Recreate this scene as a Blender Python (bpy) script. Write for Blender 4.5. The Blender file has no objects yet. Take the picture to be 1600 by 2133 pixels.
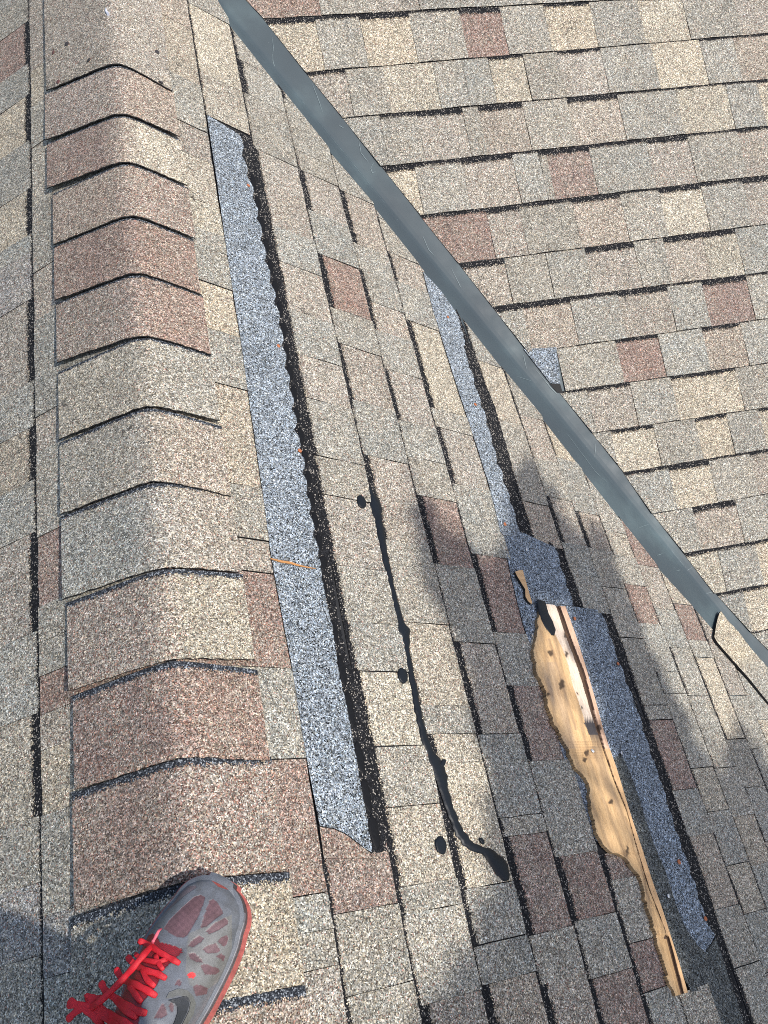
import bpy, bmesh, math, random
from mathutils import Vector, Matrix
from mathutils.bvhtree import BVHTree
random.seed(11)
C = bpy.data.collections.new("roof_scene"); bpy.context.scene.collection.children.link(C)
SC = bpy.context.scene
# ------------------------------------------------------------------ camera
H = 1.2                                   # camera height above the ridge, metres
CR = ((0.97599412, 0.13411113, -0.17141164), (-0.19922536, 0.86757904, -0.45557452), (0.08762136, 0.47882049, 0.8735293))
FPX = 1770.94; CX = 800.0; CY = 1066.5; XR = 0.098 * H
CAM = Vector((XR, 0, H)); RW = Matrix(CR)  # rows world, columns camera axes
cd = bpy.data.cameras.new("camera"); cam = bpy.data.objects.new("camera", cd); C.objects.link(cam)
cam.matrix_world = Matrix.Translation(CAM) @ RW.to_4x4()
cd.sensor_width = 36; cd.sensor_fit = 'AUTO'; cd.lens = 36 * FPX / 2133.0; cd.clip_start = 0.02; cd.clip_end = 500
SC.camera = cam
# ------------------------------------------------------------------ world, sun, exposure
SUN = Vector((0.40, -0.30, 0.866)).normalized()
w = bpy.data.worlds.new("World"); SC.world = w; w.use_nodes = True
nt = w.node_tree; bg = nt.nodes['Background']; sky = nt.nodes.new('ShaderNodeTexSky')
sky.sky_type = 'NISHITA'; sky.sun_disc = False; sky.dust_density = 2.0; sky.ozone_density = 0.6
sky.sun_elevation = math.asin(SUN.z); sky.sun_rotation = math.atan2(SUN.x, SUN.y)
nt.links.new(sky.outputs[0], bg.inputs[0]); bg.inputs[1].default_value = 0.125
sd = bpy.data.lights.new("sun", 'SUN'); sd.energy = 2.75; sd.angle = math.radians(0.53); sd.color = (1, 0.965, 0.915)
so = bpy.data.objects.new("sun", sd); C.objects.link(so)
so.rotation_euler = SUN.to_track_quat('Z', 'Y').to_euler(); so.location = (3, -4, 8)
SC.view_settings.view_transform = 'Standard'; SC.view_settings.look = 'None'
SC.view_settings.exposure = 0.78; SC.view_settings.gamma = 1
SC.render.engine = 'CYCLES'
try: SC.cycles.filter_width = 1.0; SC.cycles.use_denoising = False; SC.cycles.use_adaptive_sampling = False; SC.cycles.samples = 128
except Exception: pass
# ------------------------------------------------------------------ geometry of the three roof planes
TH = 0.582431; CT, ST = math.cos(TH), math.sin(TH); PS = 0.049145
def ray(px, py): return RW @ Vector(((px - CX) / FPX, (CY - py) / FPX, -1.0))
def proj(P):
    q = RW.transposed() @ (Vector(P) - CAM); return (CX + FPX * q.x / -q.z, CY - FPX * q.y / -q.z)
def hit(px, py, n, P0, off=0.0):
    d = ray(px, py); k = ((P0 - CAM).dot(n) + off) / d.dot(n); return CAM + d * k
class Plane:
    def __init__(s, O, eu, ev):       # eu = downslope, ev = along the courses
        s.O = O; s.eu = eu.normalized(); s.ev = ev.normalized(); s.n = s.eu.cross(s.ev)
        if s.n.z < 0: s.n = -s.n
    def uv(s, px, py, off=0.0):
        P = hit(px, py, s.n, s.O, off) - s.O; return (P.dot(s.eu), P.dot(s.ev))
    def P(s, u, v, z=0.0): return s.O + s.eu * u + s.ev * v + s.n * z
    def v_of_y(s, u, y):
        a, b = -3.0, 6.0
        # stay in front of the camera
        for _ in range(50):
            m = (a + b) / 2
            q = RW.transposed() @ (s.P(u, m) - CAM)
            yy = CY - FPX * q.y / -q.z if q.z < -0.05 else 1e5
            if yy > y: a = m
            else: b = m
        return (a + b) / 2
PA = Plane(Vector((0, 0, 0)), Vector((CT, 0, -ST)), Vector((0, 1, 0)))
PB = Plane(Vector((0, 0, 0)), Vector((-CT, 0, -ST)), Vector((0, 1, 0)))
cre = [PA.P(*PA.uv(x, y)) for x, y in [(462, 6), (672, 266), (769, 381), (1250, 975), (1500, 1272)]]
WV = (cre[-1] - cre[0]).normalized(); P0 = sum(cre, Vector()) / 5
cdir = Vector((math.cos(PS), math.sin(PS), 0)); nC = cdir.cross(WV); nC = nC if nC.z > 0 else -nC; nC.normalize()
PC = Plane(P0, cdir.cross(nC), cdir)
# ------------------------------------------------------------------ materials
def mat(name):
    m = bpy.data.materials.new(name); m.use_nodes = True; n = m.node_tree; b = n.nodes['Principled BSDF']; return m, n, b
def N(n, t, **k):
    o = n.nodes.new(t)
    for a, v in k.items(): setattr(o, a, v)
    return o
def math_(n, op, a, b=None, c=None, clamp=False):
    o = N(n, 'ShaderNodeMath', operation=op, use_clamp=clamp)
    for i, x in enumerate((a, b, c)):
        if x is None: continue
        if isinstance(x, (int, float)): o.inputs[i].default_value = x
        else: n.links.new(x, o.inputs[i])
    return o.outputs[0]
def mixc(n, f, a, b, blend='MIX'):
    o = N(n, 'ShaderNodeMix', data_type='RGBA', blend_type=blend)
    for i, x in ((0, f), (6, a), (7, b)):
        if isinstance(x, (int, float)): o.inputs[i].default_value = x
        elif isinstance(x, tuple): o.inputs[i].default_value = (*x, 1)[:4]
        else: n.links.new(x, o.inputs[i])
    return o.outputs[2]
def ramp(n, f, pts, interp='CONSTANT'):
    o = N(n, 'ShaderNodeValToRGB'); o.color_ramp.interpolation = interp; e = o.color_ramp.elements
    while len(e) < len(pts): e.new(0.5)
    for i, (p, c) in enumerate(pts):
        e[i].position = p; e[i].color = (*c, 1) if isinstance(c, tuple) else (c, c, c, 1)
    n.links.new(f, o.inputs[0]); return o.outputs[0]
def noise(n, vec, scale, detail=3, rough=0.5):
    o = N(n, 'ShaderNodeTexNoise'); o.inputs['Scale'].default_value = scale; o.inputs['Detail'].default_value = detail
    o.inputs['Roughness'].default_value = rough; n.links.new(vec, o.inputs['Vector']); return o.outputs['Fac']
def granule_material(name, scale=600, black=False, contrast=1.0, cracks=True):
    """asphalt shingle: every granule is a Voronoi cell; colour attribute tint = base, alpha = share of red granules,
    UV.y = distance below the course above, attribute band = width of the factory shadow line"""
    m, n, b = mat(name); L = n.links
    pos = N(n, 'ShaderNodeNewGeometry').outputs['Position']
    vo = N(n, 'ShaderNodeTexVoronoi'); vo.inputs['Scale'].default_value = scale; L.new(pos, vo.inputs['Vector'])
    sp = N(n, 'ShaderNodeSeparateColor'); L.new(vo.outputs['Color'], sp.inputs[0])
    v2 = N(n, 'ShaderNodeTexVoronoi'); v2.inputs['Scale'].default_value = scale * 0.42; L.new(pos, v2.inputs['Vector'])
    s2 = N(n, 'ShaderNodeSeparateColor'); L.new(v2.outputs['Color'], s2.inputs[0])
    val = ramp(n, sp.outputs[0], [(0, 0.10), (0.12, 0.36), (0.30, 0.74), (0.58, 1.15), (0.80, 1.65), (0.93, 2.5)])
    coarse = ramp(n, s2.outputs[0], [(0, 0.66), (0.22, 0.90), (0.55, 1.06), (0.85, 1.30)])
    soft = math_(n, 'MULTIPLY_ADD', noise(n, pos, 9, 4), 0.36, 0.82)
    val = math_(n, 'MULTIPLY', math_(n, 'MULTIPLY', val, coarse), soft)
    if contrast != 1: val = math_(n, 'ADD', math_(n, 'MULTIPLY', val, contrast), 1 - contrast)
    at = N(n, 'ShaderNodeAttribute', attribute_name='tint')
    redp = math_(n, 'LESS_THAN', sp.outputs[1], at.outputs['Alpha'])
    blend_ = math_(n, 'MULTIPLY', ramp(n, noise(n, pos, 17, 4, 0.6), [(0.42, 0.0), (0.62, 1.0)], 'LINEAR'), 0.0 if black else 0.45)
    basec = mixc(n, redp, mixc(n, blend_, at.outputs['Color'], (0.305, 0.268, 0.215)), (0.22, 0.125, 0.098))
    warm = math_(n, 'GREATER_THAN', sp.outputs[2], 0.72)
    basec = mixc(n, math_(n, 'MULTIPLY', warm, 0.45), basec, mixc(n, 1.0, basec, (1.1, 1.0, 0.72), 'MULTIPLY'))
    cool = math_(n, 'LESS_THAN', sp.outputs[2], 0.25)
    basec = mixc(n, math_(n, 'MULTIPLY', cool, 0.6), basec, mixc(n, 1.0, basec, (0.84, 1.0, 1.08), 'MULTIPLY'))
    cv = N(n, 'ShaderNodeCombineXYZ')
    for i in range(3): L.new(val, cv.inputs[i])
    col = mixc(n, 1.0, basec, cv.outputs[0], 'MULTIPLY')
    if cracks:
        # fine weathering cracks, only in places
        wv = N(n, 'ShaderNodeVectorMath', operation='ADD'); L.new(pos, wv.inputs[0])
        nz = N(n, 'ShaderNodeTexNoise'); nz.inputs['Scale'].default_value = 14; L.new(pos, nz.inputs['Vector'])
        sc_ = N(n, 'ShaderNodeVectorMath', operation='SCALE'); L.new(nz.outputs['Color'], sc_.inputs[0]); sc_.inputs['Scale'].default_value = 0.07
        L.new(sc_.outputs[0], wv.inputs[1])
        ve = N(n, 'ShaderNodeTexVoronoi', feature='DISTANCE_TO_EDGE'); ve.inputs['Scale'].default_value = 10; L.new(wv.outputs[0], ve.inputs['Vector'])
        line = math_(n, 'LESS_THAN', ve.outputs['Distance'], 0.008)
        where = math_(n, 'GREATER_THAN', noise(n, pos, 5.5, 2), 0.56)
        line = math_(n, 'MULTIPLY', math_(n, 'MULTIPLY', line, where), math_(n, 'GREATER_THAN', s2.outputs[1], 0.3))
        col = mixc(n, math_(n, 'MULTIPLY', line, 0.6), col, (0.03, 0.028, 0.026))
    uv = N(n, 'ShaderNodeUVMap', uv_map='uv'); su = N(n, 'ShaderNodeSeparateXYZ'); L.new(uv.outputs[0], su.inputs[0])
    bd = N(n, 'ShaderNodeAttribute', attribute_name='band')
    rag = math_(n, 'ADD', math_(n, 'MULTIPLY_ADD', sp.outputs[2], 0.008, -0.004), math_(n, 'MULTIPLY_ADD', noise(n, pos, 45, 3), 0.012, -0.006))
    bsep = N(n, 'ShaderNodeSeparateColor'); L.new(bd.outputs['Color'], bsep.inputs[0])
    bw = math_(n, 'MULTIPLY', bsep.outputs[0], 0.05)
    rag = math_(n, 'MULTIPLY', rag, math_(n, 'MULTIPLY', bw, 90, clamp=True))
    inb = math_(n, 'LESS_THAN', math_(n, 'ADD', su.outputs[1], rag), bw)
    speck = ramp(n, sp.outputs[0], [(0, (0.007, 0.007, 0.008)), (0.70, (0.022, 0.022, 0.024)), (0.93, (0.30, 0.27, 0.23))])
    bluish = ramp(n, sp.outputs[0], [(0, (0.014, 0.016, 0.020)), (0.5, (0.05, 0.056, 0.066)), (0.86, (0.24, 0.26, 0.28))])
    bandc = mixc(n, bsep.outputs[1], speck, bluish)
    col = mixc(n, inb, col, bandc)
    # raw cut edges are flagged with band.b = 1
    col = mixc(n, bsep.outputs[2], col, (0.016, 0.015, 0.015))
    L.new(col, b.inputs['Base Color']); b.inputs['Roughness'].default_value = 0.85
    b.inputs['Specular IOR Level'].default_value = 0.15
    bp = N(n, 'ShaderNodeBump'); bp.inputs['Strength'].default_value = 0.4; bp.inputs['Distance'].default_value = 0.0012
    hh = math_(n, 'ADD', sp.outputs[1], math_(n, 'MULTIPLY', vo.outputs['Distance'], -0.5)); L.new(hh, bp.inputs['Height']); L.new(bp.outputs[0], b.inputs['Normal'])
    return m
M_SH = granule_material('shingle_granules', contrast=0.86)
M_BLUE = granule_material('bare_strip_granules', scale=600, black=True, contrast=1.1, cracks=False)
def simple(name, col, rough=0.6, metal=0.0, spec=0.5, nscale=0, namp=0.0, bump=0.0):
    m, n, b = mat(name)
    b.inputs['Roughness'].default_value = rough; b.inputs['Metallic'].default_value = metal; b.inputs['Specular IOR Level'].default_value = spec
    pos = N(n, 'ShaderNodeNewGeometry').outputs['Position']
    f = noise(n, pos, nscale or 60, 4)
    c = mixc(n, f, tuple(x * (1 - namp) for x in col), tuple(min(1, x * (1 + namp)) for x in col)); n.links.new(c, b.inputs['Base Color'])
    if bump:
        bp = N(n, 'ShaderNodeBump'); bp.inputs['Strength'].default_value = bump; bp.inputs['Distance'].default_value = 0.001
        n.links.new(f, bp.inputs['Height']); n.links.new(bp.outputs[0], b.inputs['Normal'])
    return m
M_TAR = simple('wet_tar', (0.006, 0.008, 0.011), 0.42, 0, 0.2, 70, 0.3, 0.9)
M_SEAL = simple('sealant', (0.005, 0.005, 0.006), 0.55, 0, 0.15, 200, 0.4, 0.5)
M_EDGE = simple('cut_asphalt', (0.018, 0.017, 0.017), 0.9, 0, 0.3, 200, 0.4)
M_RUST = simple('rusty_steel', (0.36, 0.12, 0.05), 0.8, 0, 0.3, 600, 0.5, 0.5)
M_ZINC = simple('galvanised_steel', (0.62, 0.62, 0.62), 0.4, 0.6, 0.5, 300, 0.15)
M_DNAIL = simple('tarred_nail', (0.035, 0.03, 0.03), 0.7, 0, 0.3, 500, 0.4)
M_MAROON = simple('painted_nail', (0.11, 0.05, 0.045), 0.7, 0, 0.3, 500, 0.4)
M_WHITE = simple('white_scrap', (0.5, 0.5, 0.55), 0.5, 0, 0.5, 300, 0.2)
def flashing_material():
    m, n, b = mat('painted_flashing'); pos = N(n, 'ShaderNodeNewGeometry').outputs['Position']
    a = noise(n, pos, 5, 5); c = ramp(n, a, [(0.3, (0.040, 0.051, 0.057)), (0.55, (0.050, 0.066, 0.072)), (0.72, (0.080, 0.108, 0.112))], 'LINEAR')
    f = noise(n, pos, 60, 5, 0.7); c = mixc(n, math_(n, 'GREATER_THAN', f, 0.72), c, (0.22, 0.27, 0.27))
    n.links.new(c, b.inputs['Base Color'])
    r = math_(n, 'MULTIPLY_ADD', noise(n, pos, 22, 4), 0.3, 0.42); n.links.new(r, b.inputs['Roughness'])
    b.inputs['Specular IOR Level'].default_value = 0.3; b.inputs['Metallic'].default_value = 0.0
    bp = N(n, 'ShaderNodeBump'); bp.inputs['Strength'].default_value = 0.25; bp.inputs['Distance'].default_value = 0.004
    n.links.new(noise(n, pos, 7, 2), bp.inputs['Height']); n.links.new(bp.outputs[0], b.inputs['Normal']); return m
M_FLASH = flashing_material()
def wood_material():
    m, n, b = mat('weathered_plywood'); at = N(n, 'ShaderNodeAttribute', attribute_name='tint')
    uv = N(n, 'ShaderNodeUVMap', uv_map='uv'); mp = N(n, 'ShaderNodeMapping'); n.links.new(uv.outputs[0], mp.inputs[0]); mp.inputs['Scale'].default_value = (9, 1, 1)
    g = noise(n, mp.outputs[0], 75, 7, 0.7); g2 = noise(n, mp.outputs[0], 16, 5, 0.65)
    k = ramp(n, g, [(0.3, 0.38), (0.43, 0.88), (0.6, 1.05), (0.75, 1.25)], 'LINEAR'); k2 = ramp(n, g2, [(0.3, (0.78, 0.72, 0.66)), (0.6, (1.05, 1.03, 1.0))], 'LINEAR')
    c = mixc(n, 1.0, mixc(n, 1.0, at.outputs['Color'], k, 'MULTIPLY'), k2, 'MULTIPLY')
    n.links.new(c, b.inputs['Base Color']); b.inputs['Roughness'].default_value = 0.75; b.inputs['Specular IOR Level'].default_value = 0.25
    bp = N(n, 'ShaderNodeBump'); bp.inputs['Strength'].default_value = 0.5; bp.inputs['Distance'].default_value = 0.0012
    n.links.new(g, bp.inputs['Height']); n.links.new(bp.outputs[0], b.inputs['Normal']); return m
M_WOOD = wood_material()
def tinted(name, rough=0.6, spec=0.4, weave=0, bump=0.3):
    m, n, b = mat(name); at = N(n, 'ShaderNodeAttribute', attribute_name='tint'); pos = N(n, 'ShaderNodeNewGeometry').outputs['Position']
    f = noise(n, pos, weave or 300, 3); k = ramp(n, f, [(0.3, 0.78), (0.7, 1.15)], 'LINEAR')
    dirt = ramp(n, noise(n, pos, 55, 6, 0.7), [(0.3, (0.68, 0.66, 0.62)), (0.55, (1.0, 1.0, 1.0)), (0.75, (1.12, 1.12, 1.14))], 'LINEAR')
    c = mixc(n, 1.0, mixc(n, 1.0, at.outputs['Color'], k, 'MULTIPLY'), dirt, 'MULTIPLY'); n.links.new(c, b.inputs['Base Color'])
    b.inputs['Roughness'].default_value = rough; b.inputs['Specular IOR Level'].default_value = spec
    bp = N(n, 'ShaderNodeBump'); bp.inputs['Strength'].default_value = bump; bp.inputs['Distance'].default_value = 0.0006
    n.links.new(f, bp.inputs['Height']); n.links.new(bp.outputs[0], b.inputs['Normal']); return m
# ------------------------------------------------------------------ object helpers
def obj(name, bm, m, parent=None, smooth=False, label=None):
    me = bpy.data.meshes.new(name); bm.to_mesh(me); bm.free()
    o = bpy.data.objects.new(name, me); C.objects.link(o)
    for x in (m if isinstance(m, (list, tuple)) else [m]): me.materials.append(x)
    if smooth:
        for p in me.polygons: p.use_smooth = True
    if parent is not None:
        o.parent = parent; o.matrix_parent_inverse = Matrix.Translation(-parent.location)
    if label: o['label'] = label
    return o
def tag(o, label, cat, group=None):
    o['label'] = label; o['category'] = cat
    if group: o['group'] = group
    return o
def thing(name, loc, label, cat, group=None):
    o = bpy.data.objects.new(name, None); C.objects.link(o); o.location = loc; o.empty_display_size = 0.05
    return tag(o, label, cat, group)
class Sheet:
    """collects thin prisms lying on a roof plane into ONE mesh with tint / band / uv layers"""
    def __init__(s, plane):
        s.pl = plane; s.bm = bmesh.new(); s.ct = s.bm.loops.layers.float_color.new('tint'); s.cb = s.bm.loops.layers.float_color.new('band')
        s.uv = s.bm.loops.layers.uv.new('uv')
    def _face(s, vs, tint, band, uvs):
        try: f = s.bm.faces.new(vs)
        except ValueError: return
        for i, l in enumerate(f.loops):
            l[s.ct] = tint[i] if isinstance(tint, list) else tint
            l[s.cb] = band; l[s.uv].uv = uvs[i]
    def prism(s, pts, zf, thick, tint, band=0.0, dfun=None, blue=0.0, triang=False):
        """pts: (u,v) outline; zf(u,v) top height; band metres; dfun(u,v) distance below the course above"""
        if len(pts) < 3: return
        A = sum(pts[i][0] * pts[(i + 1) % len(pts)][1] - pts[(i + 1) % len(pts)][0] * pts[i][1] for i in range(len(pts)))
        e = s.pl.eu.cross(s.pl.ev).dot(s.pl.n)
        if A * e < 0: pts = pts[::-1]
        top = [s.bm.verts.new(s.pl.P(u, v, zf(u, v))) for u, v in pts]
        bot = [s.bm.verts.new(s.pl.P(u, v, zf(u, v) - thick)) for u, v in pts]
        d = dfun or (lambda u, v: 9.0)
        uvs = [(v, d(u, v)) for u, v in pts]
        t = [tint(u, v) for u, v in pts] if callable(tint) else tint
        s._face(top, t, (band / 0.05, blue, 0, 1), uvs)
        k = len(pts)
        for i in range(k):
            j = (i + 1) % k
            s._face([top[j], top[i], bot[i], bot[j]], (0.02, 0.02, 0.02, 0), (0, 0, 1, 1), [(0, 9)] * 4)
    def done(s, name, m, parent=None, label=None):
        bmesh.ops.triangulate(s.bm, faces=[f for f in s.bm.faces if len(f.verts) > 4])
        return obj(name, s.bm, m, parent, label=label)
TINT = {'T': (0.415, 0.352, 0.262, 0.05), 'G': (0.275, 0.256, 0.218, 0.04), 'R': (0.225, 0.158, 0.132, 0.30),
        'M': (0.325, 0.275, 0.222, 0.10), 'g': (0.27, 0.248, 0.232, 0.08), 't': (0.37, 0.315, 0.24, 0.07)}
def tv(code):
    r, g, b, a = TINT[code]; kk = 0.28 if code in 'Rr' else 0.18 if code == 'T' else 0.32
    r, g, b = r + (0.300 - r) * kk, g + (0.271 - g) * kk, b + (0.218 - b) * kk; k = random.uniform(0.92, 1.08); h = random.uniform(-0.03, 0.03)
    return (r * 0.97 * k * (1 + h), g * 0.98 * k, b * 1.005 * k * (1 - h), a * 0.85 * random.uniform(0.7, 1.4))
def interp(tab, x):
    if x <= tab[0][0]: a, b = tab[0], tab[1]
    elif x >= tab[-1][0]: a, b = tab[-2], tab[-1]
    else:
        for a, b in zip(tab, tab[1:]):
            if a[0] <= x <= b[0]: break
    return a[1] + (b[1] - a[1]) * (x - a[0]) / (b[0] - a[0])
def clip(poly, a, b, keep):
    """keep the side of line a-b that contains the point keep"""
    def sd(p): return (b[0] - a[0]) * (p[1] - a[1]) - (b[1] - a[1]) * (p[0] - a[0])
    s0 = 1 if sd(keep) > 0 else -1; out = []
    for i in range(len(poly)):
        p, q = poly[i], poly[(i + 1) % len(poly)]; x, y = sd(p) * s0, sd(q) * s0
        if x >= 0: out.append(p)
        if x * y < 0:
            t = x / (x - y); out.append((p[0] + (q[0] - p[0]) * t, p[1] + (q[1] - p[1]) * t))
    return out
def tab_outline(u0, u1, v0, v1, ub0=lambda v: 0, ub1=lambda v: 0):
    """rectangle u0..u1 x v0..v1 with a slightly wavy butt and sides"""
    n = max(2, int((v1 - v0) / 0.03)); P = []
    for i in range(n + 1):
        v = v0 + (v1 - v0) * i / n; P.append((u0 + ub0(v), v))
    for k in (0.33, 0.66): P.append((u0 + (u1 - u0) * k + ub0(v1), v1 + random.uniform(-0.0008, 0.0008)))
    for i in range(n, -1, -1):
        v = v0 + (v1 - v0) * i / n; P.append((u1 + ub1(v) + random.uniform(-0.0011, 0.0011), v))
    for k in (0.66, 0.33): P.append((u0 + (u1 - u0) * k + ub0(v0), v0 + random.uniform(-0.0008, 0.0008)))
    return P
def lay_course(plane, name, parent, u0, u1, tabs, edge=None, lf0=None, lf1=None):
    """tabs: list of (v0, v1, code, tooth(bool), band(m)); edge(u)->v limit and side"""
    S = Sheet(plane); lf0 = lf0 or (lambda v: 0); lf1 = lf1 or (lambda v: 0)
    for v0, v1, code, tooth, band, *gap in tabs:
        if v1 < v0: v0, v1 = v1, v0
        if v1 - v0 < 0.004: continue
        g = gap[0] if gap else 0.0006
        P = tab_outline(u0, u1, v0 + g / 2, v1 - g / 2, lf0, lf1)
        if edge:
            a = (u0 - 0.02, edge(u0 - 0.02)); b = (u1 + 0.02, edge(u1 + 0.02))
            P = clip(P, a, b, ((u0 + u1) / 2, edge((u0 + u1) / 2) + edge.side))
        if len(P) < 3: continue
        zt = 0.0060 if tooth else 0.0042
        zf = lambda u, v: 0.002 + (zt - 0.002) * max(0, min(1, (u - u0 - lf0(v)) / (u1 - u0)))
        S.prism(P, zf, 0.0038, tv(code), band, lambda u, v: u - u0 - lf0(v))
    if len(S.bm.faces) == 0: S.bm.free(); return None
    return S.done(name, M_SH, parent)
def rnd_tabs(v0, v1):
    out = []; v = v0; tooth = random.random() < .5
    while v < v1:
        wdt = random.uniform(0.09, 0.17); e = min(v + wdt, v1)
        code = random.choice('GGGg') if tooth else random.choice('MMTTRt')
        out.append((v, e, code, tooth, 0.0015 if tooth else random.choice((0.009, 0.011, 0.008)))); v = e; tooth = not tooth
    return out
def hbA(c): return {'0': 0.0072 + random.uniform(-.001, .0012), '1': 0.0105, '2': 0.0155, '3': 0.0215}[c]
def hbB(c): return {'0': 0.0085, '1': 0.011, '2': 0.014, '3': 0.021}[c]
def hb(c): return {'0': 0.0020, '1': 0.0065, '2': 0.0115, '3': 0.0185}[c]
# ------------------------------------------------------------------ ground far below
bm = bmesh.new()
for x, y in ((-120, -120), (120, -120), (120, 120), (-120, 120)): bm.verts.new((x, y, -6.2))
bm.faces.new(bm.verts); gr = obj('ground', bm, simple('lawn', (0.06, 0.09, 0.03), 0.9, 0, 0.2, 3, 0.5)); gr['kind'] = 'structure'
# ------------------------------------------------------------------ roof slopes
def slope(label, plane, corners, mname):
    t = thing('roof_slope', plane.P(*corners[0]), label, 'roof slope', 'shingled roof slopes')
    S = Sheet(plane); S.prism(corners, lambda u, v: 0.0, 0.02, (0.03, 0.03, 0.03, 0), 0.05, lambda u, v: 0.0)
    S.done('roof_deck', simple(mname, (0.02, 0.02, 0.021), 0.9, 0, 0.3, 300, 0.6), t); return t
crA = [(p - PA.O).dot(PA.eu) for p in cre], [(p - PA.O).dot(PA.ev) for p in cre]
def creaseA(u):      # v on plane A of the valley crease
    return crA[1][0] + (u - crA[0][0]) * (crA[1][-1] - crA[1][0]) / (crA[0][-1] - crA[0][0])
slopeA = slope('shingled slope with bare blue-grey strips, between the ridge caps and the metal valley', PA,
               [(0, -2.2), (0, creaseA(0)), (1.0, creaseA(1.0)), (2.6, creaseA(2.6)), (2.6, -2.2)], 'deck_felt')
slopeB = slope('narrow sliver of shingled slope falling away left of the ridge caps', PB, [(0, -2.2), (0, 5.5), (2.6, 5.5), (2.6, -2.2)], 'deck_felt_far')
wA = (WV.dot(PC.eu), WV.dot(PC.ev))
def creaseC(d): return d * wA[1] / wA[0]
slopeC = slope('shingled slope with level courses beyond the metal valley, upper right', PC,
               [(-2.6, creaseC(-2.6)), (2.2, creaseC(2.2)), (2.2, 4.5), (-2.6, 4.5)], 'deck_felt_valley')
# left edge of the valley, on plane A
VLE = [(441, 0), (453, 22), (475, 50), (506, 91), (534, 125), (575, 169), (583, 188), (603, 219), (628, 247), (669, 297), (684, 316), (712, 344), (741, 384), (750, 397),
       (800, 455), (850, 520), (885, 575), (920, 610), (992, 700), (1045, 765), (1065, 800), (1125, 865), (1150, 900), (1200, 965), (1250, 1035), (1277, 1060), (1285, 1080),
       (1330, 1140), (1370, 1185), (1430, 1250), (1492, 1325), (1545, 1385), (1600, 1440)]
tA = sorted(PA.uv(*p) for p in VLE)
def edgeA(u): return interp(tA, u)
edgeA.side = -1
UB = [x * H for x in (0.0, 0.170, 0.273, 0.380, 0.485, 0.583, 0.688, 0.775, 0.860, 0.946, 1.03, 1.112, 1.195, 1.277, 1.357, 1.44, 1.525, 1.61, 1.70)]
# codes by photo row: (y_end, tint, tooth?, band 0-3)
A_ = {
 0: "20M0 140t1 240G0 305M0 400t0 460T0 500G0 575G0 675T0 790G0 1000t0 1115G0 1185M0 1390R0 1480G0 1585G0 1880R0 1960G0 2040G0 2200M0",
 1: "30G0 170T0 262t0 | 1745 2900 1750R0 1895R0 1990G0 2060G0 2200G0",
 2: "-20M0 40G1 145G1 215G3 330G0 395M2 485M2 560G2 660M2 750G2 840M2 960G2 1040G1 1185M1 1300G1 1400G1 1555T2 1680G2 1840t2 1895G1 2080G0 2200M3",
 3: "225G2 330G0 372G1 455M3 545G0 655R3 730G0 845M2 958G0 1060M3 1130M3 1300G1 1470t1 1530G0 1590t3 1845T3 1960G2 2040G0 2200M3",
 4: "345G1 412G0 520M3 575G0 640G2 700M2 780G0 885M2 960G0 1040G0 1180R3 1340G0 1530M3 1700G0 1740G1 1940R3 2040G0 2200M3",
 5: "470G0 540G0 600M2 680G0 860T3 900G0 1015M3 1160G0 1320R3 1430G0 1585R3 1690G0 1780G0 1910R3 2030G1 2200R2",
 6: "| 1775 2900 1830R3 1960G2 2060R2 2200G2",
 7: "760G0 880t1 1050G1 1140M1 | 2060 2900 2200G0",
 8: "870G1 960M1 1040G0 1135M3 1200G0 1278G0",
 9: "960T1 1070G0 1145M3 1225G0 1330G0 1470G1 1500G1 1645R1 1740G0 1890M1 2010G0 2200G1",
 10: "1010M1 1110G0 1160t1 1220G0 1300R1 1400G0 1445G1 1600G0 1690T1 1800G0 1900t1 2020G0 2200g0",
 11: "1100R0 1180R0 1270M0 1350G0 1450G2 1600G1 1700G0 1800t1 1900G0 2000M1 2200G0",
 12: "1150M0 1260t0 1335R1 1370G1 1540T2 1640G0 1750G1 1860M0 2000G0 2200G1",
 13: "1250t0 1340M2 1450M1 1560G0 1660G2 1760t0 1900G0 2200G0",
 14: "1300G0 1400M1 1500G0 1600t1 1720G0 1800M1 1950G0 2200G1",
 15: "1350t1 1480G0 1600M1 1700G0 1850t0 2200G0", 16: "1450G0 1600M1 1750G0 1900t1 2200G0", 17: "1500G0 1700M1 2200G0"}
for i in range(18):
    u0, u1 = UB[i], UB[i + 1]; um = (u0 + u1) / 2; tabs = []
    yprev = None; vtop = edgeA(u0) + 0.02; vcur = vtop; hole = None
    toks = A_[i].split(); k = 0; holes = []
    if i <= 2: vcur = PA.v_of_y(um, -150); tabs += rnd_tabs(vcur, vtop)
    while k < len(toks):
        if toks[k] == '|':
            y_resume = float(toks[k + 1]); vcur = PA.v_of_y(um, y_resume); k += 3; continue
        tk = toks[k]; code = tk[-2]; band = hbA(tk[-1]); y = float(tk[:-2]); v = PA.v_of_y(um, y)
        tooth = code in 'Gg'
        if v < vcur: tabs.append((v, vcur, code, tooth, band, random.choice((0.0006, 0.0006, 0.0022)))); vcur = v
        k += 1
    if i not in (7, 8): tabs += rnd_tabs(-2.1, vcur)
    else: tabs += rnd_tabs(-2.1, min(vcur, -0.45))
    lay_course(PA, 'shingle_course', slopeA, u0, u1, tabs, edgeA)
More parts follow.
